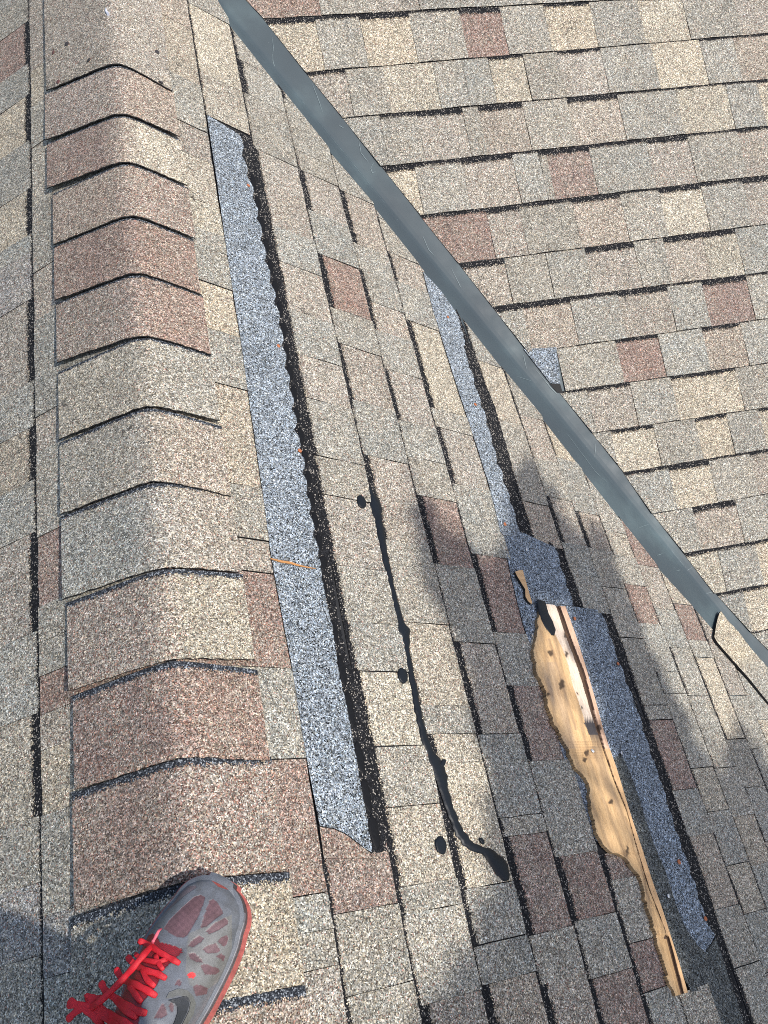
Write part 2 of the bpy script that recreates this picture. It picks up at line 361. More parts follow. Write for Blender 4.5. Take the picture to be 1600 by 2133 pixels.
# ---- left slope
UBB = [x * H for x in (0.0, 0.2125, 0.318, 0.42, 0.525, 0.63, 0.735)]
B_ = {0: "-40M0 140M0 215T0 300G0 420t0 560G0 660M0 760G0 860G0 935M0 1110G0 1255R0 1330G0 1400G0 1480R0 1555M0 1690T0 1790G0 1900G0 2030g0 2200G0",
      1: "0G0 62G0 150R3 215G0 310T3 410G0 505T3 540G0 640g0 810M3 905G0 1015t3 1125G0 1330M3 1500G0 1712t3 1850G0 2000g0 2200G0"}
for i in range(6):
    u0, u1 = UBB[i], UBB[i + 1]
    if i in B_:
        um = (u0 + u1) / 2 if i else 0.19 * H; um = 0.25 * H if i == 1 else um
        vt = 3.2; tabs = []; vcur = PB.v_of_y(um, -60); tabs += rnd_tabs(vcur, 5.3)
        for tk in B_[i].split():
            v = PB.v_of_y(um, float(tk[:-2]))
            if v < vcur: tabs.append((v, vcur, tk[-2], tk[-2] in 'Gg', hbB(tk[-1]), 0.0006)); vcur = v
        tabs += rnd_tabs(-2.1, vcur)
    else: tabs = rnd_tabs(-2.1, 5.3)
    lay_course(PB, 'shingle_course', slopeB, u0, u1, tabs)
# ---- slope beyond the valley
VRE = [(512, 0), (562, 53), (600, 106), (634, 150), (650, 169), (712, 244), (753, 297), (794, 347), (822, 390), (880, 455), (955, 550), (1072, 700), (1150, 800), (1235, 905),
       (1300, 985), (1355, 1070), (1420, 1147), (1485, 1235), (1540, 1295), (1600, 1355)]
tC = sorted(PC.uv(*p) for p in VRE)
def edgeC(d): return interp(tC, d)
edgeC.side = 1
KL = [[(640, -62), (1230, -98), (1600, -118)], [(566, 41), (900, 20), (1230, 3), (1600, -15)], [(645, 151), (800, 137), (1100, 114), (1425, 82), (1600, 72)], [(720, 246), (800, 239), (1100, 212), (1600, 165)],
      [(800, 346), (1120, 315), (1600, 262)], [(875, 449), (1135, 420), (1600, 365)], [(955, 550), (1145, 525), (1600, 467)], [(1040, 637), (1390, 595), (1600, 565)],
      [(1100, 735), (1160, 725), (1404, 690), (1600, 664)], [(1170, 815), (1300, 797), (1422, 783), (1600, 755)], [(1235, 902), (1366, 882), (1600, 848)],
      [(1300, 984), (1430, 962), (1600, 935)], [(1361, 1070), (1449, 1054), (1600, 1028)], [(1425, 1152), (1600, 1121)], [(1495, 1234), (1600, 1216)], [(1561, 1316), (1600, 1309)], [(1610, 1400), (1700, 1382)]]
KD = []
for L in KL:
    q = [PC.uv(*p) for p in L]; n_ = len(q); mx = sum(p[1] for p in q) / n_; my = sum(p[0] for p in q) / n_
    den = sum((p[1] - mx) ** 2 for p in q); sl = sum((p[1] - mx) * (p[0] - my) for p in q) / den
    sl = max(-0.03, min(0.03, sl)); KD.append((my - sl * mx, sl))
def yline(L, x):
    return interp(L, x)
C_ = ["660R2 765G1 865M2 1050G0 1235G1 1420t1 1600G0 1700M1",
 "666T3 757G2 860T3 965G1 1050R3 1140G0 1236T2 1335G0 1428T1 1535G0 1620M0 1760G0",
 "728M2 806G0 910T0 970G0 1025G0 1098T2 1170G0 1259M2 1365G0 1465T0 1535G1 1640M1 1760G0",
 "800G0 877G2 972M3 1005G0 1097M3 1190G0 1294M3 1415G1 1520T1 1585G1 1680T2 1760G0",
 "872T3 970G2 1075M3 1131G1 1146G3 1235R3 1355G2 1441M3 1545G1 1700M2",
 "880R3 1022R2 1090M3 1200G2 1300M3 1380G1 1468T3 1555G2 1700M3",
 "1058M3 1145G0 1227G0 1328M3 1390G0 1470M3 1540T3 1640G0 1720M2",
 "1097G3 1195M3 1295G2 1398M3 1470G1 1562R3 1660G1 1760M1",
 "| 1167G0 1290G0 1378R2 1470G0 1550M2 1650G0 1760T2",
 "1230G1 1320M2 1405G0 1540T2 1660G0 1780M2",
 "1280G0 1368T2 1455G0 1521T2 1588G0 1690T2 1780G0",
 "1400G2 1484T3 1570G1 1690M2 1780G1",
 "1450G0 1540M3 1660G0 1780T2", "1502T2 1580G2 1680T2 1780G2", "1555G2 1650T2 1750G1", "1640G1 1750T2"]
for i in range(16):
    (a0, b0), (a1, b1) = KD[i], KD[i + 1]; L0, L1 = KL[i], KL[i + 1]; tabs = []
    vcur = edgeC(min(a0, a1) - 0.05) - 0.1
    toks = C_[i].split()
    for k, tk in enumerate(toks):
        if tk == '|':
            continue
        x = float(tk[:-2]); y = (yline(L0, x) + yline(L1, x)) / 2; v = PC.uv(x, y)[1]
        skip = (i == 8 and k == 1)
        if v > vcur:
            if not skip: tabs.append((vcur, v, tk[-2], tk[-2] in 'Gg', hb(tk[-1]), 0.0025 if x in (1098, 1131, 1022, 1145) else 0.0007))
            vcur = v
    tabs += rnd_tabs(vcur, 4.2)
    lay_course(PC, 'shingle_course', slopeC, a0, a1, tabs, edgeC, lambda v, b=b0: b * v, lambda v, b=b1: b * v)
dd = KD[0][0]
for i in range(14):     # courses above the frame
    lay_course(PC, 'shingle_course', slopeC, dd - 0.135, dd, rnd_tabs(edgeC(dd) - 0.3, 4.2), edgeC); dd -= 0.135
dd = KD[-1][0]
for i in range(7):      # courses below the frame
    lay_course(PC, 'shingle_course', slopeC, dd, dd + 0.13, rnd_tabs(edgeC(dd) - 0.1, 4.2), edgeC); dd += 0.13
# bare blue-grey patch by the valley on the far slope
def poly_part(plane, name, parent, px, z, tint, m, thick=0.002, jit=0.0, step=0.012, band=0.0, label=None, dfun=None, blue=0.0, jitter_ok=None):
    q = [plane.uv(*p) for p in px]; P = []
    for i in range(len(q)):
        a, b = q[i], q[(i + 1) % len(q)]; L = math.hypot(b[0] - a[0], b[1] - a[1]); k = max(1, int(L / step))
        for j in range(k):
            t = j / k; dx, dy = random.uniform(-jit, jit), random.uniform(-jit, jit)
            if jitter_ok and not jitter_ok(px[i], px[(i + 1) % len(px)]): dx = dy = 0
            P.append((a[0] + (b[0] - a[0]) * t + dx, a[1] + (b[1] - a[1]) * t + dy))
    S = Sheet(plane); zf = z if callable(z) else (lambda u, v: z)
    S.prism(P, zf, thick, tint, band, dfun, blue); return S.done(name, m, parent, label)
BL = (0.205, 0.224, 0.246, 0.0); BL_SHADE = (0.170, 0.192, 0.222, 0.0)  # second tint: same granules with the shade painted into the colour
poly_part(PC, 'bare_patch', slopeC, [(1090, 728), (1158, 724), (1166, 800), (1145, 799)], 0.0045, BL, M_BLUE, label='small bare blue-grey granule patch beside the valley')
poly_part(PC, 'sealant_patch', slopeC, [(1144, 800), (1166, 800), (1172, 820), (1160, 818)], 0.003, (0.01, 0.01, 0.01, 0), M_SEAL)
# ------------------------------------------------------------------ bare strips on the right slope
ED1 = [(497, 284), (503, 330), (512, 369), (520, 395), (524, 414), (538, 480), (550, 545), (562, 600), (575, 660), (585, 720), (592, 775), (603, 830), (612, 900), (625, 960), (635, 1030),
       (648, 1110), (660, 1170), (672, 1240), (688, 1310), (700, 1400), (712, 1450), (722, 1500), (735, 1570), (745, 1630), (757, 1690), (770, 1778)]
def scallop(E, per=44, amp=5.0, stop=1e9):
    out = []; y = E[0][1]
    ys = [(q[1], q[0]) for q in E]
    y0 = y
    while y < E[-1][1]:
        ph = ((y - y0) % per) / per; k = abs(math.sin(math.pi * ph)) if y < stop else 0.4
        out.append((interp(ys, y) + amp * k - amp * 0.4 + random.uniform(-1.2, 1.2), y)); y += 5
    out.append(E[-1]); return out
LE1 = [(428, 243), (447, 369), (462, 477), (478, 585), (496, 699), (517, 850), (539, 1000), (562, 1170), (582, 1280), (605, 1400), (620, 1500), (635, 1590), (661, 1722)]
BOT1 = [(690, 1727), (715, 1738), (740, 1757), (756, 1770), (770, 1778)]
RB1 = [(520, 290), (532, 330), (542, 360), (549, 420), (556, 470), (570, 535), (588, 580), (594, 640), (602, 700), (612, 750), (623, 790), (634, 850), (640, 900), (649, 960), (660, 1040),
       (676, 1100), (688, 1180), (697, 1260), (710, 1330), (722, 1380), (746, 1430), (758, 1530), (770, 1600), (788, 1690), (803, 1775)]
poly_part(PA, 'sealant_band', slopeA, [(470, 266)] + RB1 + [(770, 1779)] + [(x - 22, y) for x, y in reversed(ED1[1:-1])], 0.0046, (0.02, 0.02, 0.02, 0), M_SH, 0.004, 0.0022, 0.004, 0.05, None, lambda u, v: 0.0)
sc1 = scallop(ED1, 44, 7.0, 1180)
poly_part(PA, 'bare_strip', slopeA, LE1 + BOT1[:-1] + list(reversed(sc1)), 0.0068, BL, M_BLUE, 0.0025, 0.0004, 0.008,
          label='long bare blue-grey granule strip with a scalloped edge, nearest the ridge')
def blob_mesh(plane, pts, z, hgt, seg=None, loc=None):
    """domed blob: outline px -> low dome"""
    q = [plane.uv(*p) for p in pts]; cu = sum(p[0] for p in q) / len(q); cv_ = sum(p[1] for p in q) / len(q)
    bm = bmesh.new(); rings = []
    for k, (r, h) in enumerate(((1.0, 0.0), (0.97, 0.55), (0.86, 0.85), (0.6, 1.0))):
        rings.append([bm.verts.new(plane.P(cu + (u - cu) * r, cv_ + (v - cv_) * r, z + hgt * h)) for u, v in q])
    for a, b in zip(rings, rings[1:]):
        for i in range(len(q)):
            j = (i + 1) % len(q); bm.faces.new((a[i], a[j], b[j], b[i]))
    bm.faces.new(rings[-1]); bmesh.ops.recalc_face_normals(bm, faces=bm.faces); return bm
def ell(cx, cy, rx, ry, rot=0, n=14, j=0.12):
    o = []
    for i in range(n):
        a = 2 * math.pi * i / n; r = random.uniform(1 - j, 1 + j); x, y = rx * math.cos(a) * r, ry * math.sin(a) * r
        o.append((cx + x * math.cos(rot) - y * math.sin(rot), cy + x * math.sin(rot) + y * math.cos(rot)))
    return o
ys1 = [(q[1], q[0]) for q in ED1]
y = 284 + 44 * 2 + 5
while y < 1180:
    blob = blob_mesh(PA, ell(interp(ys1, y + 22) + 4 + y * 0.002, y + 6, 5 + y * 0.002, 17, -0.12), 0.0045, 0.0014); obj('sealant_spot', blob, M_SEAL, slopeA, True); y += 44
for (x, y, rx, ry) in ((706, 1400, 7, 34), (722, 1480, 8, 40), (742, 1580, 8, 36), (756, 1660, 9, 38), (772, 1735, 10, 40), (668, 1225, 5, 22), (690, 1320, 6, 26)):
    obj('sealant_spot', blob_mesh(PA, ell(x + 4, y, rx, ry, -0.2), 0.0045, 0.0014), M_SEAL, slopeA, True)
poly_part(PA, 'shingle_remnant', slopeA, [(661, 1724), (690, 1729), (715, 1740), (740, 1759), (770, 1781), (803, 1778), (806, 1790), (670, 1790)], 0.0060, tv('R'), M_SH, 0.004)
# second strip, three steps
LE2 = [(878, 569), (896, 640), (921, 722), (952, 820), (985, 920), (1014, 1010), (1038, 1110)]
E2a = [(945, 648), (958, 690), (966, 740), (984, 800), (1000, 850), (1016, 905), (1030, 960), (1047, 1010), (1060, 1050), (1078, 1114)]
poly_part(PA, 'sealant_band', slopeA, [(950, 648), (970, 700), (985, 740), (1000, 780), (1027, 845), (1058, 950), (1075, 1030), (1103, 1118), (1060, 1112), (1040, 1050), (1010, 960), (980, 850), (945, 740), (930, 665)],
          0.0046, (0.02, 0.02, 0.02, 0), M_SH, 0.004, 0.0022, 0.004, 0.05, None, lambda u, v: 0.0)
poly_part(PA, 'bare_strip', slopeA, LE2 + [(1044, 1118), (1060, 1118)] + list(reversed(scallop(E2a, 40, 4))) + [(915, 608)], 0.0068, BL, M_BLUE, 0.0025, 0.0004, 0.008,
          label='bare blue-grey strip running up to the metal valley')
E2b = [(1153, 1142), (1165, 1185), (1178, 1225), (1190, 1262)]
poly_part(PA, 'sealant_band', slopeA, [(1140, 1130), (1162, 1142), (1180, 1180), (1196, 1225), (1212, 1264), (1170, 1262)], 0.0036, (0.02, 0.02, 0.02, 0), M_SH, 0.003, 0.0018, 0.004, 0.05, None, lambda u, v: 0.0)
poly_part(PA, 'bare_strip', slopeA, [(1042, 1105), (1060, 1200), (1085, 1300), (1100, 1345), (1125, 1257), (1190, 1264)] + list(reversed(scallop(E2b, 40, 3))) + [(1086, 1112)], 0.0058, BL_SHADE, M_BLUE, 0.0025, 0.0004, 0.008,
          label='short shade-darkened blue-grey strip step above the torn board')
E2c = [(1247, 1272), (1262, 1310), (1275, 1350), (1297, 1409), (1316, 1462), (1331, 1503), (1347, 1556), (1369, 1619), (1387, 1677), (1403, 1732), (1426, 1791), (1437, 1825), (1448, 1861), (1462, 1904), (1476, 1937), (1485, 1951)]
poly_part(PA, 'sealant_band', slopeA, [(1240, 1262), (1264, 1274), (1294, 1344), (1312, 1419), (1331, 1484), (1353, 1519), (1383, 1614), (1411, 1698), (1442, 1774), (1462, 1847), (1487, 1906), (1504, 1963), (1530, 2050), (1563, 2140), (1585, 2200),
          (1550, 2200), (1535, 2140), (1500, 2040), (1455, 1930), (1400, 1760), (1320, 1500), (1255, 1320)], 0.0030, (0.02, 0.02, 0.02, 0), M_SH, 0.003, 0.0022, 0.004, 0.05, None, lambda u, v: 0.0)
poly_part(PA, 'bare_strip', slopeA, [(1085, 1250), (1095, 1330), (1120, 1410), (1145, 1490), (1165, 1560), (1200, 1670), (1238, 1752), (1340, 1800), (1400, 1950), (1440, 1980), (1465, 1985)] + list(reversed(scallop(E2c, 50, 4))), 0.0042, BL_SHADE, M_BLUE, 0.003, 0.0004, 0.008,
          label='shade-darkened blue-grey strip beneath and right of the board')
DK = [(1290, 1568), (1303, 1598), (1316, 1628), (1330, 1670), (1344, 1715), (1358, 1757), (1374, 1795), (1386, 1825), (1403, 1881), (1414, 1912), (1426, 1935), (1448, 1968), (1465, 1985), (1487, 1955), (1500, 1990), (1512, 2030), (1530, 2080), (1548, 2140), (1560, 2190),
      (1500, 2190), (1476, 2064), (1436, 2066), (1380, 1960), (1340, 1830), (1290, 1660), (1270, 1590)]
poly_part(PA, 'dark_patch', slopeA, DK, 0.0046, (0.085, 0.088, 0.085, 0.0), M_BLUE, 0.002, 0.0008, 0.006, label='dark grey granule patch right of the board')  # darker grey polygon with a crisp outline, laid over the strip
# ------------------------------------------------------------------ ridge cap shingles
caps = [  # apex v (px y of apex), left/right tints, label
 ((105, 1.0), None)]
APX = [(232, 135), (235, 240), (250, 340), (252, 453), (270, 572), (288, 702), (310, 848), (330, 1003), (355, 1182), (380, 1372), (400, 1575), (430, 1828), (445, 2085)]
LFT = [(102, 205), (100, 308), (104, 408), (117, 525), (120, 640), (125, 768), (130, 928), (133, 1083), (137, 1258), (150, 1447), (163, 1652), (163, 1900), (160, 2160)]
RGT = [(361, 206), (376, 300), (391, 402), (409, 512), (420, 627), (441, 752), (460, 890), (483, 1046), (505, 1202), (531, 1382), (563, 1592), (598, 1815), (635, 2052)]
CT_ = [('M', 'M'), ('m', 'm'), ('r', 'T'), ('m', 'm'), ('R', 'r'), ('m', 'r'), ('t', 'G'), ('G', 'M'), ('G', 'M'), ('m', 'T'), ('R', 'r'), ('r', 'm'), ('G', 'T'), ('m', 'm')]
TINT['m'] = (0.31, 0.245, 0.195, 0.26); TINT['r'] = (0.255, 0.18, 0.148, 0.36)
CL = ['last ridge cap at the far end of the row, dotted with nail heads', 'pinkish ridge cap just below the nailed far end cap', 'ridge cap with a red-brown left wing and a cream right wing', 'mixed tan ridge cap between the cream-winged cap and a dark red one',
      'dark red-brown ridge cap, fifth from the far end', 'mixed tan and rust ridge cap just below the dark red-brown one', 'pale tan ridge cap with a greyer right wing', 'grey-tan ridge cap in the middle of the row',
      'grey ridge cap with a rosy right wing, level with the tar streak top', 'tan ridge cap with a cream right corner, third above the shoe', 'deep red-brown ridge cap, second above the shoe',
      'rusty red ridge cap directly in front of the shoe toe', 'cream and grey ridge cap under the shoe', 'mixed tan ridge cap at the bottom edge beside the shoe']
def onX(plane, p): u, v = plane.uv(*p); return v
vA = [PA.uv(*RGT[i])[1] for i in range(13)]; vL = [PB.uv(*LFT[i])[1] for i in range(13)]
uL = [PB.uv(*p)[0] for p in LFT]; uR = [PA.uv(*p)[0] for p in RGT]
def apex_v(p, z=0.006):
    d = ray(*p); k = (z - CAM.z) / d.z; return (CAM + d * k).y
vX = [apex_v((a[0], a[1])) for a in APX]
def cap_point(s, t, vb, zb, uLv, uRv):
    """s in -1..1 across; returns x,z of the bent cap (rounded apex)"""
    L = uLv if s < 0 else uRv; u = abs(s) * L; R = 0.05
    x = u * CT; z = -u * ST
    # rounding: smooth max near the apex
    zz = -ST / CT * (math.sqrt(x * x + R * R * 0.16) - R * 0.4)* 1.0 
    return (x if s > 0 else -x, zz - (0.0))
def make_cap(i, v_far, vl, vx, vr, uLv, uRv, tl, tr, label, zlift=0.0115):
    """cap from hidden far end v_far to its near butt edge (vl left, vx apex, vr right)"""
    bm = bmesh.new(); ct = bm.loops.layers.float_color.new('tint'); cb = bm.loops.layers.float_color.new('band'); uvl = bm.loops.layers.uv.new('uv')
    NS, NT = 48, 12; th = 0.003; nx = {}
    length = v_far - vx
    hid = length * 0.0
    def vb(s):   # butt edge y across
        if s < 0: k = -s; return vx + (vl - vx) * k ** 1.15
        return vx + (vr - vx) * s ** 1.1
    jit = [random.uniform(-0.0012, 0.0012) for _ in range(NS + 1)]
    def P(a, b, lay):
        s = -1 + 2 * a / NS; t = b / NT          # t=0 butt, 1 far end
        x, z = cap_point(s, t, 0, 0, uLv, uRv)
        y = vb(s) + jit[a] * (1 - t) + t * length
        lift = (zlift if lay else zlift - th) - 0.0065 * t
        curl = 0.0
        return Vector((x * (1 + lift * 0.6), y, z + lift + curl))
    top = [[bm.verts.new(P(a, b, 1)) for b in range(NT + 1)] for a in range(NS + 1)]
    bot = [[bm.verts.new(P(a, b, 0)) for b in (0, NT)] for a in range(NS + 1)]
    def col(a):
        s = -1 + 2 * a / NS; k = max(0, min(1, (s * 1.6 + 0.5))); return tuple(tl[j] + (tr[j] - tl[j]) * k for j in range(4))
    wdist = 0.0045 + 0.0085 * max(0, min(1, (1.2 - (v_far)) / 1.3))
    def F(vs, tints, band, ds):
        f = bm.faces.new(vs)
        for q, l in enumerate(f.loops): l[ct] = tints[q]; l[cb] = band; l[uvl].uv = (0, ds[q])
        return f
    for a in range(NS):
        for b in range(NT):
            dist = [length * (1 - bb / NT) for bb in (b, b, b + 1, b + 1)]
            F((top[a][b], top[a + 1][b], top[a + 1][b + 1], top[a][b + 1]), [col(a), col(a + 1), col(a + 1), col(a)], (wdist / 0.05, 1, 0, 1), dist)
        z = [(0.02,) * 3 + (0,)] * 4
        F((bot[a][0], bot[a + 1][0], top[a + 1][0], top[a][0]), z, (0, 0, 1, 1), [9] * 4)
    z = [(0.02,) * 3 + (0,)] * 4
    F((top[0][0], top[0][NT], bot[0][1], bot[0][0]), z, (0, 0, 1, 1), [9] * 4)
    F((top[NS][NT], top[NS][0], bot[NS][0], bot[NS][1]), z, (0, 0, 1, 1), [9] * 4)
    o = obj('ridge_cap_shingle', bm, M_SH, None, True); o.data.polygons.foreach_set('use_smooth', [len(set(round(v, 4) for v in [0])) == 1] * len(o.data.polygons))
    return tag(o, label, 'ridge cap', 'ridge cap shingles along the ridge')
for i in range(14):
    if i == 0: vf = vX[0] + 0.62
    elif i < 13: vf = vX[i - 1]
    else: vf = vX[12]
    if i < 13: args = (vL[i], vX[i], vA[i], uL[i], uR[i])
    else: args = (vL[12] - 0.15, vX[12] - 0.15, vA[12] - 0.15, uL[12], uR[12])
    cp_ = make_cap(i, vf, *args, tv(CT_[i][0]), tv(CT_[i][1]), CL[i], 0.0085)
    if i == 0:
        bb = bmesh.new(); bb.from_mesh(cp_.data); CAPTREE = BVHTree.FromBMesh(bb); bb.free()
vy = vX[12] - 0.15
row = thing('ridge_cap_row', Vector((0, vy, 0.01)), 'rest of the ridge caps running on behind the photographer, outside the picture', 'ridge cap')
def as_part(o, t):
    for k_ in ('label', 'category', 'group'): del o[k_]
    o.parent = t; o.matrix_parent_inverse = Matrix.Translation(-t.location)
for k in range(9):       # the row goes on behind the camera and past the far end, outside the picture
    c = make_cap(20 + k, vy, vy - 0.14, vy - 0.15, vy - 0.155, uL[12], uR[12], tv('m'), tv('t'), 'unseen'); as_part(c, row); vy -= 0.15
vy = vX[0] + 0.62; row = thing('ridge_cap_row', Vector((0, vy, 0.01)), 'rest of the ridge caps beyond the top edge of the picture', 'ridge cap')
for k in range(12):
    c = make_cap(40 + k, vy + 0.15, vy + 0.01, vy, vy, uL[0], uR[0], tv('m'), tv('t'), 'unseen'); as_part(c, row); vy += 0.15
# ------------------------------------------------------------------ metal valley flashing
crA0 = P0 - WV * 2.2; crA1 = P0 + WV * 2.0
pa = WV.cross(PA.n); pa = pa if pa.x < 0 else -pa      # in plane A away from the crease
pc = WV.cross(PC.n); pc = pc if pc.dot(pa) < 0 else -pc
bm = bmesh.new(); nseg = 40; rows = []
for i in range(nseg + 1):
    c = crA0.lerp(crA1, i / nseg); bulge = PA.n + PC.n
    cols = [c + pa * 0.26 + PA.n * 0.0012, c + pa * 0.10 + PA.n * 0.0012, c + pa * 0.014 + PA.n * 0.0013, c + pa * 0.003 + PA.n * 0.0030, c + pc * 0.003 + PC.n * 0.0030, c + pc * 0.014 + PC.n * 0.0013, c + pc * 0.10 + PC.n * 0.0012, c + pc * 0.26 + PC.n * 0.0012]
    rows.append([bm.verts.new(p) for p in cols])
for a, b in zip(rows, rows[1:]):
    for j in range(7): bm.faces.new((a[j], a[j + 1], b[j + 1], b[j]))
bmesh.ops.recalc_face_normals(bm, faces=bm.faces)
fl = thing('valley_flashing', P0, 'dark grey painted metal flashing running diagonally down the valley', 'flashing')
obj('metal_sheet', bm, M_FLASH, fl, False)
SCR = [([(566, 72), (569, 100), (568, 125), (573, 145), (586, 158)], PC), ([(650, 175), (662, 205), (672, 235)], PC), ([(747, 293), (752, 320), (768, 340)], PC), ([(778, 340), (772, 352), (776, 362), (782, 358)], PC),
       ([(1240, 925), (1238, 960), (1250, 978)], PC), ([(1254, 980), (1300, 1035), (1350, 1095), (1400, 1150), (1450, 1212), (1495, 1268)], PC), ([(1425, 1196), (1432, 1187), (1440, 1182)], PC), ([(1426, 1180), (1432, 1196), (1424, 1202)], PC), ([(1462, 1238), (1484, 1233)], PC),
       ([(480, 25), (560, 125), (640, 228)], PA), ([(660, 252), (740, 350), (800, 425)], PA), ([(1075, 785), (1130, 803)], PA), ([(1090, 740), (1096, 768)], PC), ([(1367, 1158), (1378, 1154)], PA), ([(1407, 1190), (1415, 1188)], PA), ([(1115, 770), (1150, 812), (1160, 822)], PC), ([(1130, 810), (1165, 842), (1200, 880)], PA), ([(1180, 905), (1240, 985), (1262, 1005)], PA), ([(940, 560), (955, 590), (960, 600)], PC), ([(880, 492), (892, 520), (905, 535)], PC), ([(1215, 945), (1222, 930)], PC), ([(1330, 1100), (1352, 1092)], PA), ([(706, 262), (716, 268)], PC)]
M_SCR = simple('scratched_paint', (0.20, 0.25, 0.25), 0.5, 0, 0.4, 300, 0.3)
for pts, pl in SCR:
    bm = bmesh.new()
    q = []
    for a, b in zip(pts, pts[1:]):
        for k in range(5): q.append((a[0] + (b[0] - a[0]) * k / 5 + random.uniform(-.4, .4), a[1] + (b[1] - a[1]) * k / 5))
    q.append(pts[-1]); uvq = [pl.uv(*p) for p in q]; pv = None
    for i, (u, v) in enumerate(uvq):
        a = uvq[max(0, i - 1)]; b = uvq[min(len(uvq) - 1, i + 1)]; dx, dy = b[0] - a[0], b[1] - a[1]; L = math.hypot(dx, dy) or 1; wd = 0.00035 * (0.3 + math.sin(math.pi * (i + .5) / len(uvq))) * random.uniform(0.5, 1.2)
        zz = 0.0032 if True else 0.002
        cur = (bm.verts.new(pl.P(u - dy / L * wd, v + dx / L * wd, zz)), bm.verts.new(pl.P(u + dy / L * wd, v - dx / L * wd, zz)))
        if pv: bm.faces.new((pv[0], pv[1], cur[1], cur[0]))
        pv = cur
    bmesh.ops.recalc_face_normals(bm, faces=bm.faces); obj('scratch', bm, M_SCR, fl)
# shingle corner lapping over the valley
LS = [(1502, 1273), (1514, 1290), (1538, 1316), (1554, 1337), (1566, 1353), (1600, 1391), (1700, 1498), (1830, 1640), (1800, 1690), (1700, 1580), (1600, 1463), (1561, 1414), (1528, 1377), (1495, 1339), (1488, 1327), (1492, 1300), (1498, 1278)]
S = Sheet(PA); q = [PA.uv(*p, 0.012) for p in LS]
def lt(u, v):
    x, y = proj(PA.P(u, v, 0.012)); return TINT['T'] if y + (x - 1560) * 0.1 < 1375 else TINT['G']
S.prism(q, lambda u, v: 0.0125, 0.0055, lt)
o = S.done('shingle_corner', M_SH); tag(o, 'tan shingle corner lapping over the metal valley at the right edge', 'shingle')
# ------------------------------------------------------------------ splintered board
LW = [(1125, 1256), (1120, 1290), (1123, 1308), (1116, 1334), (1112, 1362), (1120, 1400), (1134, 1437), (1144, 1472), (1156, 1506), (1169, 1534), (1184, 1556), (1191, 1578), (1203, 1603), (1225, 1628), (1231, 1644), (1229, 1665), (1230, 1681), (1236, 1700),
      (1240, 1712), (1241, 1735), (1254, 1756), (1274, 1776), (1285, 1777), (1305, 1788), (1321, 1808), (1333, 1825), (1344, 1870), (1354, 1904), (1361, 1932), (1371, 1949), (1372, 1963), (1383, 2005), (1397, 2047), (1409, 2075)]
RWD = [(1178, 1264), (1200, 1325), (1219, 1384), (1240, 1455), (1259, 1525), (1285, 1600), (1306, 1669), (1319, 1712), (1340, 1775), (1358, 1833), (1380, 1895), (1395, 1943), (1415, 2005), (1433, 2067)]
def yx(tab): return sorted((p[1], p[0]) for p in tab)
LWy, RWy = yx(LW), yx(RWD)
PALE_L = yx([(1125, 1256), (1134, 1287), (1147, 1306), (1169, 1344), (1181, 1378), (1194, 1431), (1212, 1481), (1226, 1530)])
GRV = yx([(1163, 1264), (1184, 1325), (1212, 1400), (1236, 1487), (1259, 1562), (1280, 1625), (1306, 1690), (1325, 1760), (1352, 1850), (1385, 1935), (1420, 2070)])
GRW = yx([(6, 1264), (8, 1400), (5, 1500), (2.5, 1560), (1.6, 1700), (1.2, 1900), (1.2, 1948), (7, 1952), (8, 2070)])
KN = [(1147, 1360, 5, 5), (1170, 1426, 5, 8), (1141, 1446, 4, 3), (1178, 1324, 3, 4), (1180, 1362, 3, 5), (1222, 1568, 4, 5), (1218, 1582, 4, 4), (1273, 1671, 4, 4), (1249, 1515, 3, 5), (1203, 1444, 1.5, 2), (1307, 1772, 2.5, 9), (1212, 1473, 1.5, 3)]
